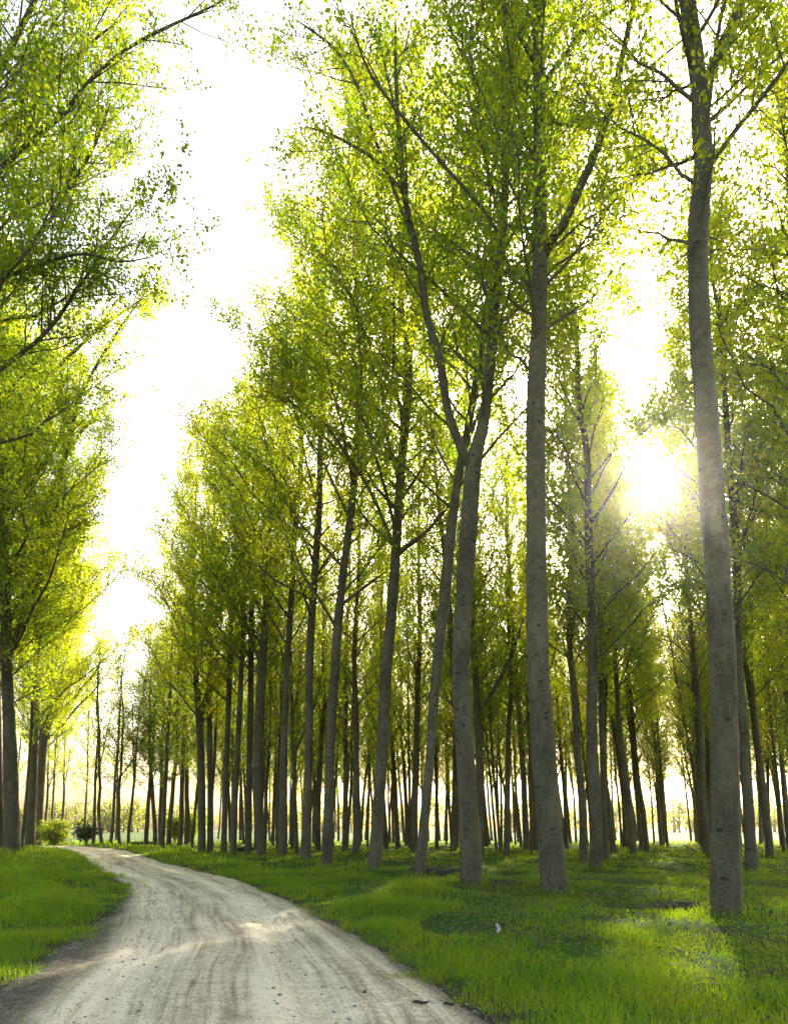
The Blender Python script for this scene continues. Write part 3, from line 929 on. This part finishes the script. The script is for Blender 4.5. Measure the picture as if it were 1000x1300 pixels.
# slighter trees filling in between, far back in the wood
n2 = 0
for _ in range(9000):
    if n2 >= 95:
        break
    y = rng.uniform(38, 76); x = rng.uniform(-0.22, 0.62) * y
    if road_dist(np.array([x]), np.array([y]))[0] < 6 or min(math.hypot(x - a, y - b) for a, b in placed) < 1.45:
        continue
    ss = x * LANE_NRM[0] + y * LANE_NRM[1]
    if abs(ss - 0.2) < 2.0 and y < 52:
        continue
    plant(kinds[int(rng.integers(4))], x, y, 'one of the thinner poplars filling the gaps far back in the wood', 'thin poplars far back in the wood', rng.uniform(0.68, 0.84),
          (-3.0 if x > 0.1 * y else 0.5) + rng.normal() * 2.2, rng.uniform(-2, 2), thick=rng.uniform(0.55, 0.8))
    n2 += 1
print('grid trees', cnt, n2)

# rows behind the left bank
for x, y in [(-21, 36), (-19.5, 31.5), (-26, 34), (-27, 43), (-33, 47), (-17.5, 25), (-39, 66), (-44, 74), (-41.5, 85), (-39.6, 84), (-38.6, 88), (-33.5, 86), (-46, 86)]:
    plant('broad' if y < 48 else kinds[int(rng.integers(4))], x + rng.uniform(-.5, .5), y + rng.uniform(-.5, .5),
          'one of the poplars in the second row behind the left bank', 'poplars behind the left bank', rng.uniform(0.92, 1.02) if y < 80 else 0.8, rng.uniform(-1, 2))

for k, o in list(PROTO.items()):
    if k not in USED:
        for ch in list(o.children):
            bpy.data.objects.remove(ch)
        bpy.data.objects.remove(o)


# ------------------------------------------------------------------ bushes
def bush(name, label, px, py, w, h, leafmat, seed, n=2600, lsize=0.14, stem=0.35, group=None):
    rg = np.random.default_rng(seed)
    bx, by, bz = base_on_ground(px, py)
    o = empty(name, (bx, by, bz))
    tag(o, label, 'bush', group)
    wood = MB(); cr = MB(); L = []
    for i in range(9):
        a = rg.uniform(0, 6.28); el = rg.uniform(0.5, 1.4)
        d = np.array([math.cos(a) * math.cos(el) * w * 0.55, math.sin(a) * math.cos(el) * w * 0.55, h * (0.55 + 0.4 * math.sin(el))])
        k = np.linspace(0, 1, 6)[:, None]
        P = np.array([bx, by, bz - 0.05]) + d * k ** np.array([1.6, 1.6, 1.0]) + rg.normal(size=(6, 3)) * 0.05 * k
        tube(wood, P, np.linspace(0.05, 0.012, 6), 5)
        for j in range(10):
            t = rg.uniform(stem, 1)
            c = np.array([np.interp(t, k.ravel(), P[:, q]) for q in range(3)]) + rg.normal(size=3) * np.array([w, w, h]) * 0.11
            L.append(c + rg.normal(size=(n // 90, 3)) * np.array([w, w, h]) * 0.065)
    add_leaves(cr, np.concatenate(L), lsize, rg, 0)
    link('stem', wood.mesh('stem', [TWIG], (bx, by, bz)), o)
    link('foliage', cr.mesh('foliage', [leafmat], (bx, by, bz), smooth=False), o)
    return o


bush('bush', 'bright yellow-green bush on the left bank beyond the close trunks', 68, 1073, 3.4, 2.1, BUSH_LEAF, 61, 5000, 0.16)
bush('dark_bush', 'small dark round bush on a short stem beside the end of the track', 109, 1073, 2.3, 1.75, DARK_LEAF, 62, 2000, 0.15, 0.55)
bush('bush', 'green bush among the darker clump of slim trees by the track end', 222, 1071, 3.4, 2.6, BUSH_LEAF, 63, 4500, 0.17)
bush('bush', 'lighter bush at the right of the darker clump, against the first thick trunks', 241, 1071, 2.2, 2.9, BUSH_LEAF, 64, 3000, 0.16)

# ------------------------------------------------------------------ ground, track
def lines(lo, hi, step, far, g=1.22):
    a = list(np.arange(lo, hi + 1e-6, step))
    s = step
    while a[-1] < far:
        s *= g; a.append(a[-1] + s)
    s = step
    while a[0] > -far:
        s *= g; a.insert(0, a[0] - s)
    return np.array(a)


xs = lines(-26, 26, 0.32, 690); ys = lines(-6, 62, 0.32, 690)
GX, GY = np.meshgrid(xs, ys)
D = road_dist(GX, GY)
HW = road_hw(GY)
Z = base_z(GX, GY, D)
ed = np.abs(D) - HW
rag = 0.22 * np.sin(GX * 2.9 + GY * 1.7) + 0.16 * np.sin(GY * 4.3 - GX * 1.1) + 0.1 * np.sin(GX * 9 + GY * 7)
Z = Z - 0.07 * (1 - sstep(-0.25, 0.25, ed + rag * 0.6))
near = (np.abs(GX) < 60) & (GY < 90)
Z = Z + np.where(near, rng.normal(size=Z.shape) * 0.012, 0)
ny, nx = Z.shape
mb = MB()
i = np.arange(ny - 1)[:, None] * nx; j = np.arange(nx - 1)[None, :]
mb.add(np.stack([GX, GY, Z], -1).reshape(-1, 3), np.stack([i + j, i + j + 1, i + nx + j + 1, i + nx + j], -1).reshape(-1, 4))
verge = 1 - sstep(0.0, 0.55, ed + rag)
tag(link('ground', mb.mesh('ground', [GROUND], attrs={'verge': verge.ravel()})), kind='structure')

# the track: a strip following its centre line
RC = catmull(ROAD, 40)
sl = np.concatenate([[0], np.cumsum(np.linalg.norm(np.diff(RC, axis=0), axis=1))])
tt = np.linspace(0, sl[-1], 420)
RC = np.column_stack([np.interp(tt, sl, RC[:, k]) for k in range(2)])
tg = unit(np.gradient(RC, axis=0)); nr = np.column_stack([tg[:, 1], -tg[:, 0]])
us = np.linspace(-1, 1, 33)
hw = road_hw(RC[:, 1]) + 0.45
X = RC[:, None, 0] + nr[:, None, 0] * us[None, :] * hw[:, None]
Y = RC[:, None, 1] + nr[:, None, 1] * us[None, :] * hw[:, None]
DD = road_dist(X, Y)
Zr = base_z(X, Y, DD) + 0.012
au = np.abs(us)[None, :] * np.ones((len(RC), 1))
rut = -0.05 * (np.exp(-((au * hw[:, None] - 0.8) / 0.25) ** 2))
Zr = Zr + rut - 0.09 * sstep(0.72, 1.0, au) + rng.normal(size=Zr.shape) * 0.004
mb = MB()
m, n = X.shape
i = np.arange(m - 1)[:, None] * n; j = np.arange(n - 1)[None, :]
mb.add(np.stack([X, Y, Zr], -1).reshape(-1, 3), np.stack([i + j, i + j + 1, i + n + j + 1, i + n + j], -1).reshape(-1, 4))
uv = np.stack([us[None, :] * hw[:, None], tt[:, None] * np.ones((1, n))], -1).reshape(-1, 2)
# the loose dark soil is broader on the inside of the bend
nearY = 1 - sstep(7.0, 17.0, Y)
inner_edge = np.where(us[None, :] < 0, sstep(0.52 - 0.24 * nearY, 1.0 - 0.18 * nearY, au), sstep(0.52, 1.0, au))
tag(link('dirt_road', mb.mesh('dirt_road', [ROADM], attrs={'edge': inner_edge.ravel()}, uv=uv)), kind='structure')


# ------------------------------------------------------------------ grass (nobody could count it)
def blades(mb, x, y, h, w, rg, lean=0.75):
    n = len(x)
    d = road_dist(x, y)
    z = base_z(x, y, d) - 0.015
    a = rg.uniform(0, 6.28, n)
    s = np.stack([np.cos(a), np.sin(a), np.zeros(n)], -1) * (w * 0.5)[:, None]
    b = rg.uniform(0, 6.28, n)
    ln = (h * lean * rg.uniform(0.2, 1.2, n))[:, None] * np.stack([np.cos(b), np.sin(b), np.zeros(n)], -1)
    p = np.stack([x, y, z], -1)
    up = np.zeros((n, 3)); up[:, 2] = h
    p1 = p + up * 0.55 + ln * 0.3
    p2 = p + up * 0.95 + ln
    v = np.stack([p - s, p + s, p1 + s * 0.8, p1 - s * 0.8, p2 + s * 0.12, p2 - s * 0.12], 1)
    k = np.arange(n)[:, None] * 6
    f = np.concatenate([k + np.array([0, 1, 2, 3]), k + np.array([3, 2, 4, 5])], 0)
    mb.add(v.reshape(-1, 3), f)
    dry = (rg.random(n) < 0.07).astype(np.int32)
    mb.m[-1] = np.concatenate([dry, dry])


def clumpy(x, y, sc, seed):
    r = np.random.default_rng(seed)
    v = np.zeros_like(x)
    for k in range(7):
        a = r.uniform(0, 6.28); f = sc * r.uniform(0.6, 2.2)
        v += np.sin((x * math.cos(a) + y * math.sin(a)) * f + r.uniform(0, 6.28))
    return v / 7 * 2.0        # about -1..1


def meadow(seed, y0, y1, x0f, x1f, per_m2, hv, hi, w):
    rg = np.random.default_rng(seed)
    A = (y1 - y0) * (x1f(y1) - x0f(y1))
    n = int(A * per_m2)
    y = rg.uniform(y0, y1, n); x = x0f(y1) + rg.random(n) * (x1f(y1) - x0f(y1))
    k = (x > x0f(y)) & (x < x1f(y)); x = x[k]; y = y[k]
    d = road_dist(x, y); e = np.abs(d) - road_hw(y)
    c = clumpy(x, y, 2.3, 3)
    c2 = clumpy(x, y, 0.8, 4)
    edge = 0.10 + 0.30 * clumpy(x, y, 3.0, 8) + 0.15 * clumpy(x, y, 9.0, 9)
    inside = (e > edge) | ((e > edge - 0.55) & (rg.random(len(x)) < 0.05))
    # lush verge, thinner and shorter floor under the trees, bare patches
    verge_r = (d > 0) & (e < 2.3 + 1.2 * c2 + 0.8 * c)
    lush = (d < 0) | verge_r
    keep = np.where(lush, 1.0, np.clip(0.68 + 0.4 * c2 + 0.4 * c, 0.15, 1.0))
    k = inside & (rg.random(len(x)) < keep)
    x, y, e, c, lush = x[k], y[k], e[k], c[k], lush[k]
    h = np.where(lush, hv, hi) * (0.7 + 0.55 * c) * rg.uniform(0.5, 1.25, len(x)) * np.clip(0.45 + e * 0.8, 0.4, 1)
    tuft = rg.random(len(x)) < 0.02
    h = np.where(tuft, h * 1.7, h)
    mb = MB()
    blades(mb, x, y, np.maximum(h, 0.03), w * rg.uniform(0.6, 1.3, len(x)), rg)
    return mb


L_ = lambda y: -0.62 * np.asarray(y) - 3.0
R_ = lambda y: 0.62 * np.asarray(y) + 3.0
allg = MB()
for args in [(71, 3.2, 8.5, L_, R_, 1700, 0.19, 0.10, 0.0062), (72, 8.5, 14, L_, R_, 900, 0.22, 0.10, 0.009), (73, 14, 24, L_, R_, 300, 0.24, 0.11, 0.016),
             (74, 24, 42, L_, R_, 60, 0.27, 0.13, 0.036), (75, 42, 75, L_, R_, 16, 0.3, 0.15, 0.07)]:
    g = meadow(*args)
    for v, f, m_ in zip(g.v, g.f, g.m):
        allg.add(v, f); allg.m[-1] = m_
rg = np.random.default_rng(77)
for a, b in placed:
    if b < 40 and abs(a) < 0.62 * b + 2:
        n = int(260 if b < 24 else 120)
        q = rg.uniform(0, 6.28, n); rr_ = 0.24 + np.abs(rg.normal(size=n)) * 0.22
        x = a + np.cos(q) * rr_; y = b + np.sin(q) * rr_
        blades(allg, x, y, rg.uniform(0.08, 0.34, n) * np.clip(1.15 - rr_, 0.3, 1), rg.uniform(0.006, 0.014, n) * (1 + b / 25), rg)
tag(link('grass', allg.mesh('grass', [GRASS, STRAW], smooth=False)), 'fresh green grass covering both verges and the floor of the wood', 'grass', kind='stuff')

# low broad-leaved ground cover mixed into the floor right of the verge
rg = np.random.default_rng(81)
n = 75000
y = rg.uniform(4.0, 22, n) ; x = rg.uniform(-2, 16, n)
k = (x < 0.6 * y + 2.5); x, y = x[k], y[k]
d = road_dist(x, y); e = d - road_hw(y)
c = clumpy(x, y, 1.4, 12)
k = (e > 1.0) & (rg.random(len(x)) < np.clip(0.45 + 0.7 * c, 0, 1)); x, y = x[k], y[k]
cen = np.stack([x, y, base_z(x, y) + rg.uniform(0.03, 0.13, len(x))], -1)
mb = MB(); add_leaves(mb, cen, 0.04, rg, 0, 0.0)
tag(link('ground_cover', mb.mesh('ground_cover', [WEED], smooth=False)), 'low leafy weeds growing between the grass under the trees', 'weeds', kind='stuff')

# dead leaves and twigs lying about
n = 26000
y = rg.uniform(4.0, 30, n); x = rg.uniform(-3, 20, n)
k = (x < 0.6 * y + 2.5); x, y = x[k], y[k]
d = road_dist(x, y); e = d - road_hw(y); c = clumpy(x, y, 0.9, 14)
k = (e > 1.2) & (rg.random(len(x)) < np.clip(0.3 + 0.7 * c, 0, 1)); x, y = x[k], y[k]
cen = np.stack([x, y, base_z(x, y) + rg.uniform(0.01, 0.06, len(x))], -1)
mb = MB(); add_leaves(mb, cen, 0.055, rg, 0, 0.0)
tag(link('leaf_litter', mb.mesh('leaf_litter', [DEADLEAF], smooth=False)), 'dry brown leaves scattered over the floor of the wood', 'leaf litter', kind='stuff')

tw = MB()
for _ in range(420):
    y = rg.uniform(5, 26); x = rg.uniform(-1, 15)
    if x > 0.6 * y + 2:
        continue
    d = float(road_dist(np.array([x]), np.array([y]))[0])
    if d < road_hw(y) + 0.5:
        continue
    b = rg.uniform(0, 6.28); Lt = rg.uniform(0.08, 0.55)
    P = np.array([x, y, ground_z(x, y) + rg.uniform(0.02, 0.07)]) + np.array([math.cos(b), math.sin(b), rg.uniform(-.08, .12)]) * Lt * np.linspace(-0.5, 0.5, 5)[:, None] + rg.normal(size=(5, 3)) * 0.012
    tube(tw, P, np.array([1, 1, 0.85, 0.7, 0.4]) * rg.uniform(0.004, 0.011), 4)
tag(link('fallen_twigs', tw.mesh('fallen_twigs', [TWIG])), 'thin dead twigs strewn in the grass under the trees', 'twigs', kind='stuff')

# loose gravel on the track and its edges
def pebbles(n, seed):
    rg = np.random.default_rng(seed)
    y = 3.0 + 14 * rg.random(n) ** 1.5
    side = rg.random(n)
    hw = road_hw(y)
    u = np.where(side < 0.42, -hw - rg.normal(size=n) * 0.22 + 0.25, np.where(side < 0.62, hw + rg.normal(size=n) * 0.18 - 0.1, rg.uniform(-1, 1, n) * hw))
    cx = np.interp(y, ROADC[:, 1], ROADC[:, 0])
    x = cx + u * 1.08
    d = road_dist(x, y)
    z = base_z(x, y, d) + 0.004
    s = 0.004 + 0.011 * rg.random(n) ** 5
    mb = MB()
    B = np.array([(-1, -1, -.6), (1, -1, -.6), (1, 1, -.6), (-1, 1, -.6), (-.7, -.7, .6), (.7, -.7, .6), (.7, .7, .6), (-.7, .7, .6)], float)
    F = np.array([(0, 3, 2, 1), (4, 5, 6, 7), (0, 1, 5, 4), (1, 2, 6, 5), (2, 3, 7, 6), (3, 0, 4, 7)])
    V = B[None] * (1 + rg.normal(size=(n, 8, 3)) * 0.22)
    a = rg.uniform(0, 6.28, n); ca, sa = np.cos(a)[:, None], np.sin(a)[:, None]
    V = np.stack([V[..., 0] * ca - V[..., 1] * sa, V[..., 0] * sa + V[..., 1] * ca, V[..., 2] * 0.7], -1) * s[:, None, None]
    V += np.stack([x, y, z], -1)[:, None, :]
    mb.add(V.reshape(-1, 3), (F[None] + np.arange(n)[:, None, None] * 8).reshape(-1, 4))
    return mb


tag(link('gravel', pebbles(9000, 91).mesh('gravel', [PEBBLE])), 'small loose stones strewn over the track and along its edges', 'gravel', kind='stuff')


# ------------------------------------------------------------------ single small things
def lump(mb, c, sx, sy, sz, rg, nu=14, nv=8, rough=0.16):
    th = np.linspace(0, 2 * math.pi, nu, endpoint=False); ph = np.linspace(-0.35, math.pi / 2 * 0.985, nv)
    ff = 1 + rough * (np.sin(th * 2 + rg.uniform(0, 6))[None, :] + 0.7 * np.sin(th * 5 + rg.uniform(0, 6))[None, :] * np.cos(ph)[:, None]) + rg.normal(size=(nv, nu)) * rough * 0.4
    v = np.stack([np.cos(ph)[:, None] * np.cos(th)[None, :] * ff * sx, np.cos(ph)[:, None] * np.sin(th)[None, :] * ff * sy, np.sin(ph)[:, None] * np.ones((1, nu)) * ff * sz], -1) + np.asarray(c)
    i = np.arange(nv - 1)[:, None] * nu; j = np.arange(nu)[None, :]; j2 = (j + 1) % nu
    mb.add(v.reshape(-1, 3), np.stack([i + j, i + j2, i + nu + j2, i + nu + j], -1).reshape(-1, 4))


def mound(label, px, py, sx, sy, sz, seed):
    rg = np.random.default_rng(seed)
    bx, by, bz = base_on_ground(px, py)
    mb = MB(); lump(mb, (bx, by, bz - 0.03), sx, sy, sz, rg, 30, 10, 0.12)
    o = link('brush_heap', mb.mesh('brush_heap', [SOIL], (bx, by, bz)), None, (bx, by, bz))
    tag(o, label, 'brush heap', 'heaps of old cuttings on the floor of the wood')
    tw = MB()
    for _ in range(int(60 * sx)):
        a = rg.uniform(0, 6.28); q = rg.random() ** 0.5
        x = bx + math.cos(a) * sx * q; y = by + math.sin(a) * sy * q
        z = bz + sz * max(0, 1 - q * q) + rg.uniform(-0.01, 0.03)
        b = rg.uniform(0, 6.28); L = rg.uniform(0.12, 0.5)
        e = np.array([math.cos(b), math.sin(b), rg.uniform(-0.25, 0.35)]) * L
        P = np.array([x, y, z]) + e * np.linspace(-0.5, 0.5, 4)[:, None] + rg.normal(size=(4, 3)) * 0.015
        tube(tw, P, np.array([1, 1, 0.8, 0.5]) * rg.uniform(0.004, 0.012), 4)
    link('brushwood', tw.mesh('brushwood', [TWIG], (bx, by, bz)), o)
    c = np.column_stack([bx + rg.normal(size=500) * sx * 0.45, by + rg.normal(size=500) * sy * 0.45, np.zeros(500)])
    q = np.hypot((c[:, 0] - bx) / sx, (c[:, 1] - by) / sy)
    c[:, 2] = bz + sz * np.clip(1 - q * q, 0, 1) + 0.01
    lv = MB(); add_leaves(lv, c, 0.07, rg, 0, 0)
    link('dry_leaves', lv.mesh('dry_leaves', [DEADLEAF], (bx, by, bz), smooth=False), o)


mound('low brown heap of cuttings on the grass between the forked poplar and the pale one', 640, 1122, 0.6, 0.3, 0.07, 301)
mound('flat brown heap of cuttings right of the foot of the pale long-limbed poplar', 745, 1137, 0.9, 0.35, 0.05, 302)
mound('low dark heap of cuttings left of the thick right-hand poplar', 872, 1150, 0.5, 0.25, 0.05, 305)

# the old beam lying between the leaning trunk and the forked trunk
bx, by, bz = base_on_ground(563, 1113)
mb = MB()
Ls = 1.05
P = np.array([[bx - Ls + 2 * Ls * k, by + 0.35 + 0.1 * k, bz + 0.13 + 0.02 * math.sin(9 * k)] for k in np.linspace(0, 1, 22)])
rg = np.random.default_rng(310)
tube(mb, P, np.concatenate([[0.02], np.full(20, 0.115) + rg.normal(size=20) * 0.006, [0.02]]), 10, 0, 1 + rg.normal(size=(22, 10)) * 0.05)
tag(link('fallen_log', mb.mesh('fallen_log', [OLDWOOD], (bx, by, bz)), None, (bx, by, bz)), 'dark old log lying on the grass between the leaning trunk and the forked poplar', 'log')

# log and bank edge where the track disappears
for px, py, L, lab in [(183, 1073, 1.3, 'dark log lying on the grass at the end of the track'), (316, 1081, 0.9, 'short dark log lying beside the verge at the bend of the thick front row')]:
    bx, by, bz = base_on_ground(px, py)
    P = np.array([[bx - L + 2 * L * k, by + 0.2 * k, bz + 0.13] for k in np.linspace(0, 1, 14)])
    mb = MB(); tube(mb, P, np.concatenate([[0.02], np.full(12, 0.14) + rg.normal(size=12) * 0.012, [0.02]]), 8, 0)
    tag(link('fallen_log', mb.mesh('fallen_log', [OLDWOOD], (bx, by, bz)), None, (bx, by, bz)), lab, 'log')

# stone and stick on the track
bx, by, bz = base_on_ground(463, 1255)
mb = MB(); lump(mb, (bx, by, bz + 0.01), 0.018, 0.016, 0.022, rg, 10, 6, 0.12)
tag(link('stone', mb.mesh('stone', [STONE], (bx, by, bz)), None, (bx, by, bz)), 'small dark stone lying on the pale track', 'stone')
for px, py, L, lab in [(534, 1269, 0.075, 'short dark stick lying on the track near the right verge'), (570, 1271, 0.05, 'small dark piece of bark at the edge of the right verge')]:
    bx, by, bz = base_on_ground(px, py)
    P = np.array([[bx - L + 2 * L * k, by + 0.03 * k, bz + 0.025 + 0.008 * math.sin(7 * k)] for k in np.linspace(0, 1, 8)])
    mb = MB(); tube(mb, P, np.array([0.003, 0.011, 0.014, 0.011, 0.013, 0.011, 0.009, 0.003]), 7)
    tag(link('stick', mb.mesh('stick', [OLDWOOD], (bx, by, bz)), None, (bx, by, bz)), lab, 'stick')

# white wildflower in the verge
bx, by, bz = base_on_ground(632, 1192)
o = empty('wildflower', (bx, by, bz)); tag(o, 'small white wildflower in the grass right of the track', 'flower')
st = MB(); fl = MB()
for _ in range(4):
    q = np.array([bx + rg.normal() * 0.05, by + rg.normal() * 0.04, bz])
    top = q + np.array([rg.normal() * 0.02, rg.normal() * 0.02, rg.uniform(0.13, 0.2)])
    tube(st, np.linspace(q, top, 4), np.full(4, 0.002), 4)
    add_leaves(fl, top + rg.normal(size=(9, 3)) * 0.012, 0.028, rg, 0, 0)
link('stem', st.mesh('stem', [WEED], (bx, by, bz)), o); link('blossom', fl.mesh('blossom', [WHITE], (bx, by, bz), smooth=False), o)

# tall dry stalks standing left of the thick right-hand poplar
for px, py, lab in [(838, 1146, 'tallest thin dark stalk standing in the grass left of the thick right-hand poplar'),
                    (849, 1146, 'shorter thin dark stalk right of the tallest one, left of the thick right-hand poplar'),
                    (880, 1150, 'thin green stalk in the grass close left of the thick right-hand poplar')]:
    bx, by, bz = base_on_ground(px, py)
    o = empty('tall_stalk', (bx, by, bz)); tag(o, lab, 'stalk', 'tall stalks in the grass')
    h = {838: 0.52, 849: 0.42, 880: 0.3}[px]
    st = MB(); P = np.array([[bx + 0.02 * math.sin(3 * k), by, bz + h * k] for k in np.linspace(0, 1, 8)])
    tube(st, P, np.linspace(0.009, 0.003, 8), 5)
    lv = MB(); k = rg.uniform(0.25, 1, 16)
    add_leaves(lv, np.column_stack([bx + rg.normal(size=16) * 0.02, by + rg.normal(size=16) * 0.02, bz + h * k]), 0.05, rg, 0, -0.4)
    link('stem', st.mesh('stem', [DARK_LEAF], (bx, by, bz)), o); link('leaf', lv.mesh('leaf', [WEED], (bx, by, bz), smooth=False), o)

# ------------------------------------------------------------------ far wood across the field, one pale mass
rg = np.random.default_rng(400)
mb = MB(); L = []
for _ in range(260):
    x = rg.uniform(-330, 330); y = 235 + rg.uniform(0, 40) + 0.0004 * x * x
    h = rg.uniform(7, 13); w = rg.uniform(3, 6)
    P = np.array([[x, y, h * k] for k in np.linspace(-0.02, 0.9, 5)])
    tube(mb, P, np.linspace(0.35, 0.08, 5), 5, 0)
    for _ in range(9):
        c = np.array([x + rg.normal() * w * 0.4, y + rg.normal() * w * 0.4, h * rg.uniform(0.25, 0.95)])
        L.append(c + rg.normal(size=(26, 3)) * np.array([w, w, h * 0.6]) * 0.2)
add_leaves(mb, np.concatenate(L), 0.9, rg, 1, 0)
tag(link('far_wood', mb.mesh('far_wood', [TWIG, FARLEAF], smooth=False)), 'pale hazy line of trees far off beyond the field', 'wood', kind='stuff')

# ------------------------------------------------------------------ air
def haze(density, aniso):
    m, nt, out = mat('haze_air')
    v = N(nt, 'ShaderNodeVolumePrincipled')
    v.inputs['Color'].default_value = (1.0, 0.95, 0.82, 1)
    v.inputs['Density'].default_value = density
    v.inputs['Anisotropy'].default_value = aniso
    nt.links.new(v.outputs[0], out.inputs['Volume'])
    mb = MB()
    x, y0, y1, z0, z1 = 720, -720, 720, -2.0, 40
    V = [(-x, y0, z0), (x, y0, z0), (x, y1, z0), (-x, y1, z0), (-x, y0, z1), (x, y0, z1), (x, y1, z1), (-x, y1, z1)]
    mb.add(V, [(0, 3, 2, 1), (4, 5, 6, 7), (0, 1, 5, 4), (1, 2, 6, 5), (2, 3, 7, 6), (3, 0, 4, 7)])
    o = link('haze', mb.mesh('haze', [m], smooth=False))
    tag(o, 'thin bright morning haze filling the air over the whole place', 'haze', kind='stuff')


HZ = 0.00022
if HZ > 0:
    haze(HZ, 0.94)

# ------------------------------------------------------------------ light
w = bpy.data.worlds.new("World"); scene.world = w; w.use_nodes = True
nt = w.node_tree
bg = nt.nodes['Background']
sky = nt.nodes.new('ShaderNodeTexSky'); sky.sky_type = 'NISHITA'
sky.sun_disc = False
sky.sun_elevation = SUN_EL
sky.sun_rotation = SUN_AZ
sky.dust_density = 6.0; sky.ozone_density = 0.0
nt.links.new(sky.outputs[0], bg.inputs['Color'])
bg.inputs['Strength'].default_value = 0.15
sd = bpy.data.lights.new('sun', 'SUN'); sd.energy = 5.0; sd.angle = R(0.53); sd.color = (1.0, 0.915, 0.76)
so = bpy.data.objects.new('sun', sd); C.objects.link(so)
to_sun = Vector((math.sin(SUN_AZ) * math.cos(SUN_EL), math.cos(SUN_AZ) * math.cos(SUN_EL), math.sin(SUN_EL)))
so.rotation_euler = to_sun.to_track_quat('Z', 'Y').to_euler()
so.location = to_sun * 60

vs = scene.view_settings
vs.view_transform = 'Standard'; vs.look = 'None'; vs.gamma = 1.0
vs.exposure = 1.9
cy = scene.cycles
cy.max_bounces = 10; cy.diffuse_bounces = 7; cy.glossy_bounces = 2; cy.transmission_bounces = 8; cy.volume_bounces = 0
cy.caustics_reflective = False; cy.caustics_refractive = False
cy.use_denoising = True
cy.sample_clamp_indirect = 6.0
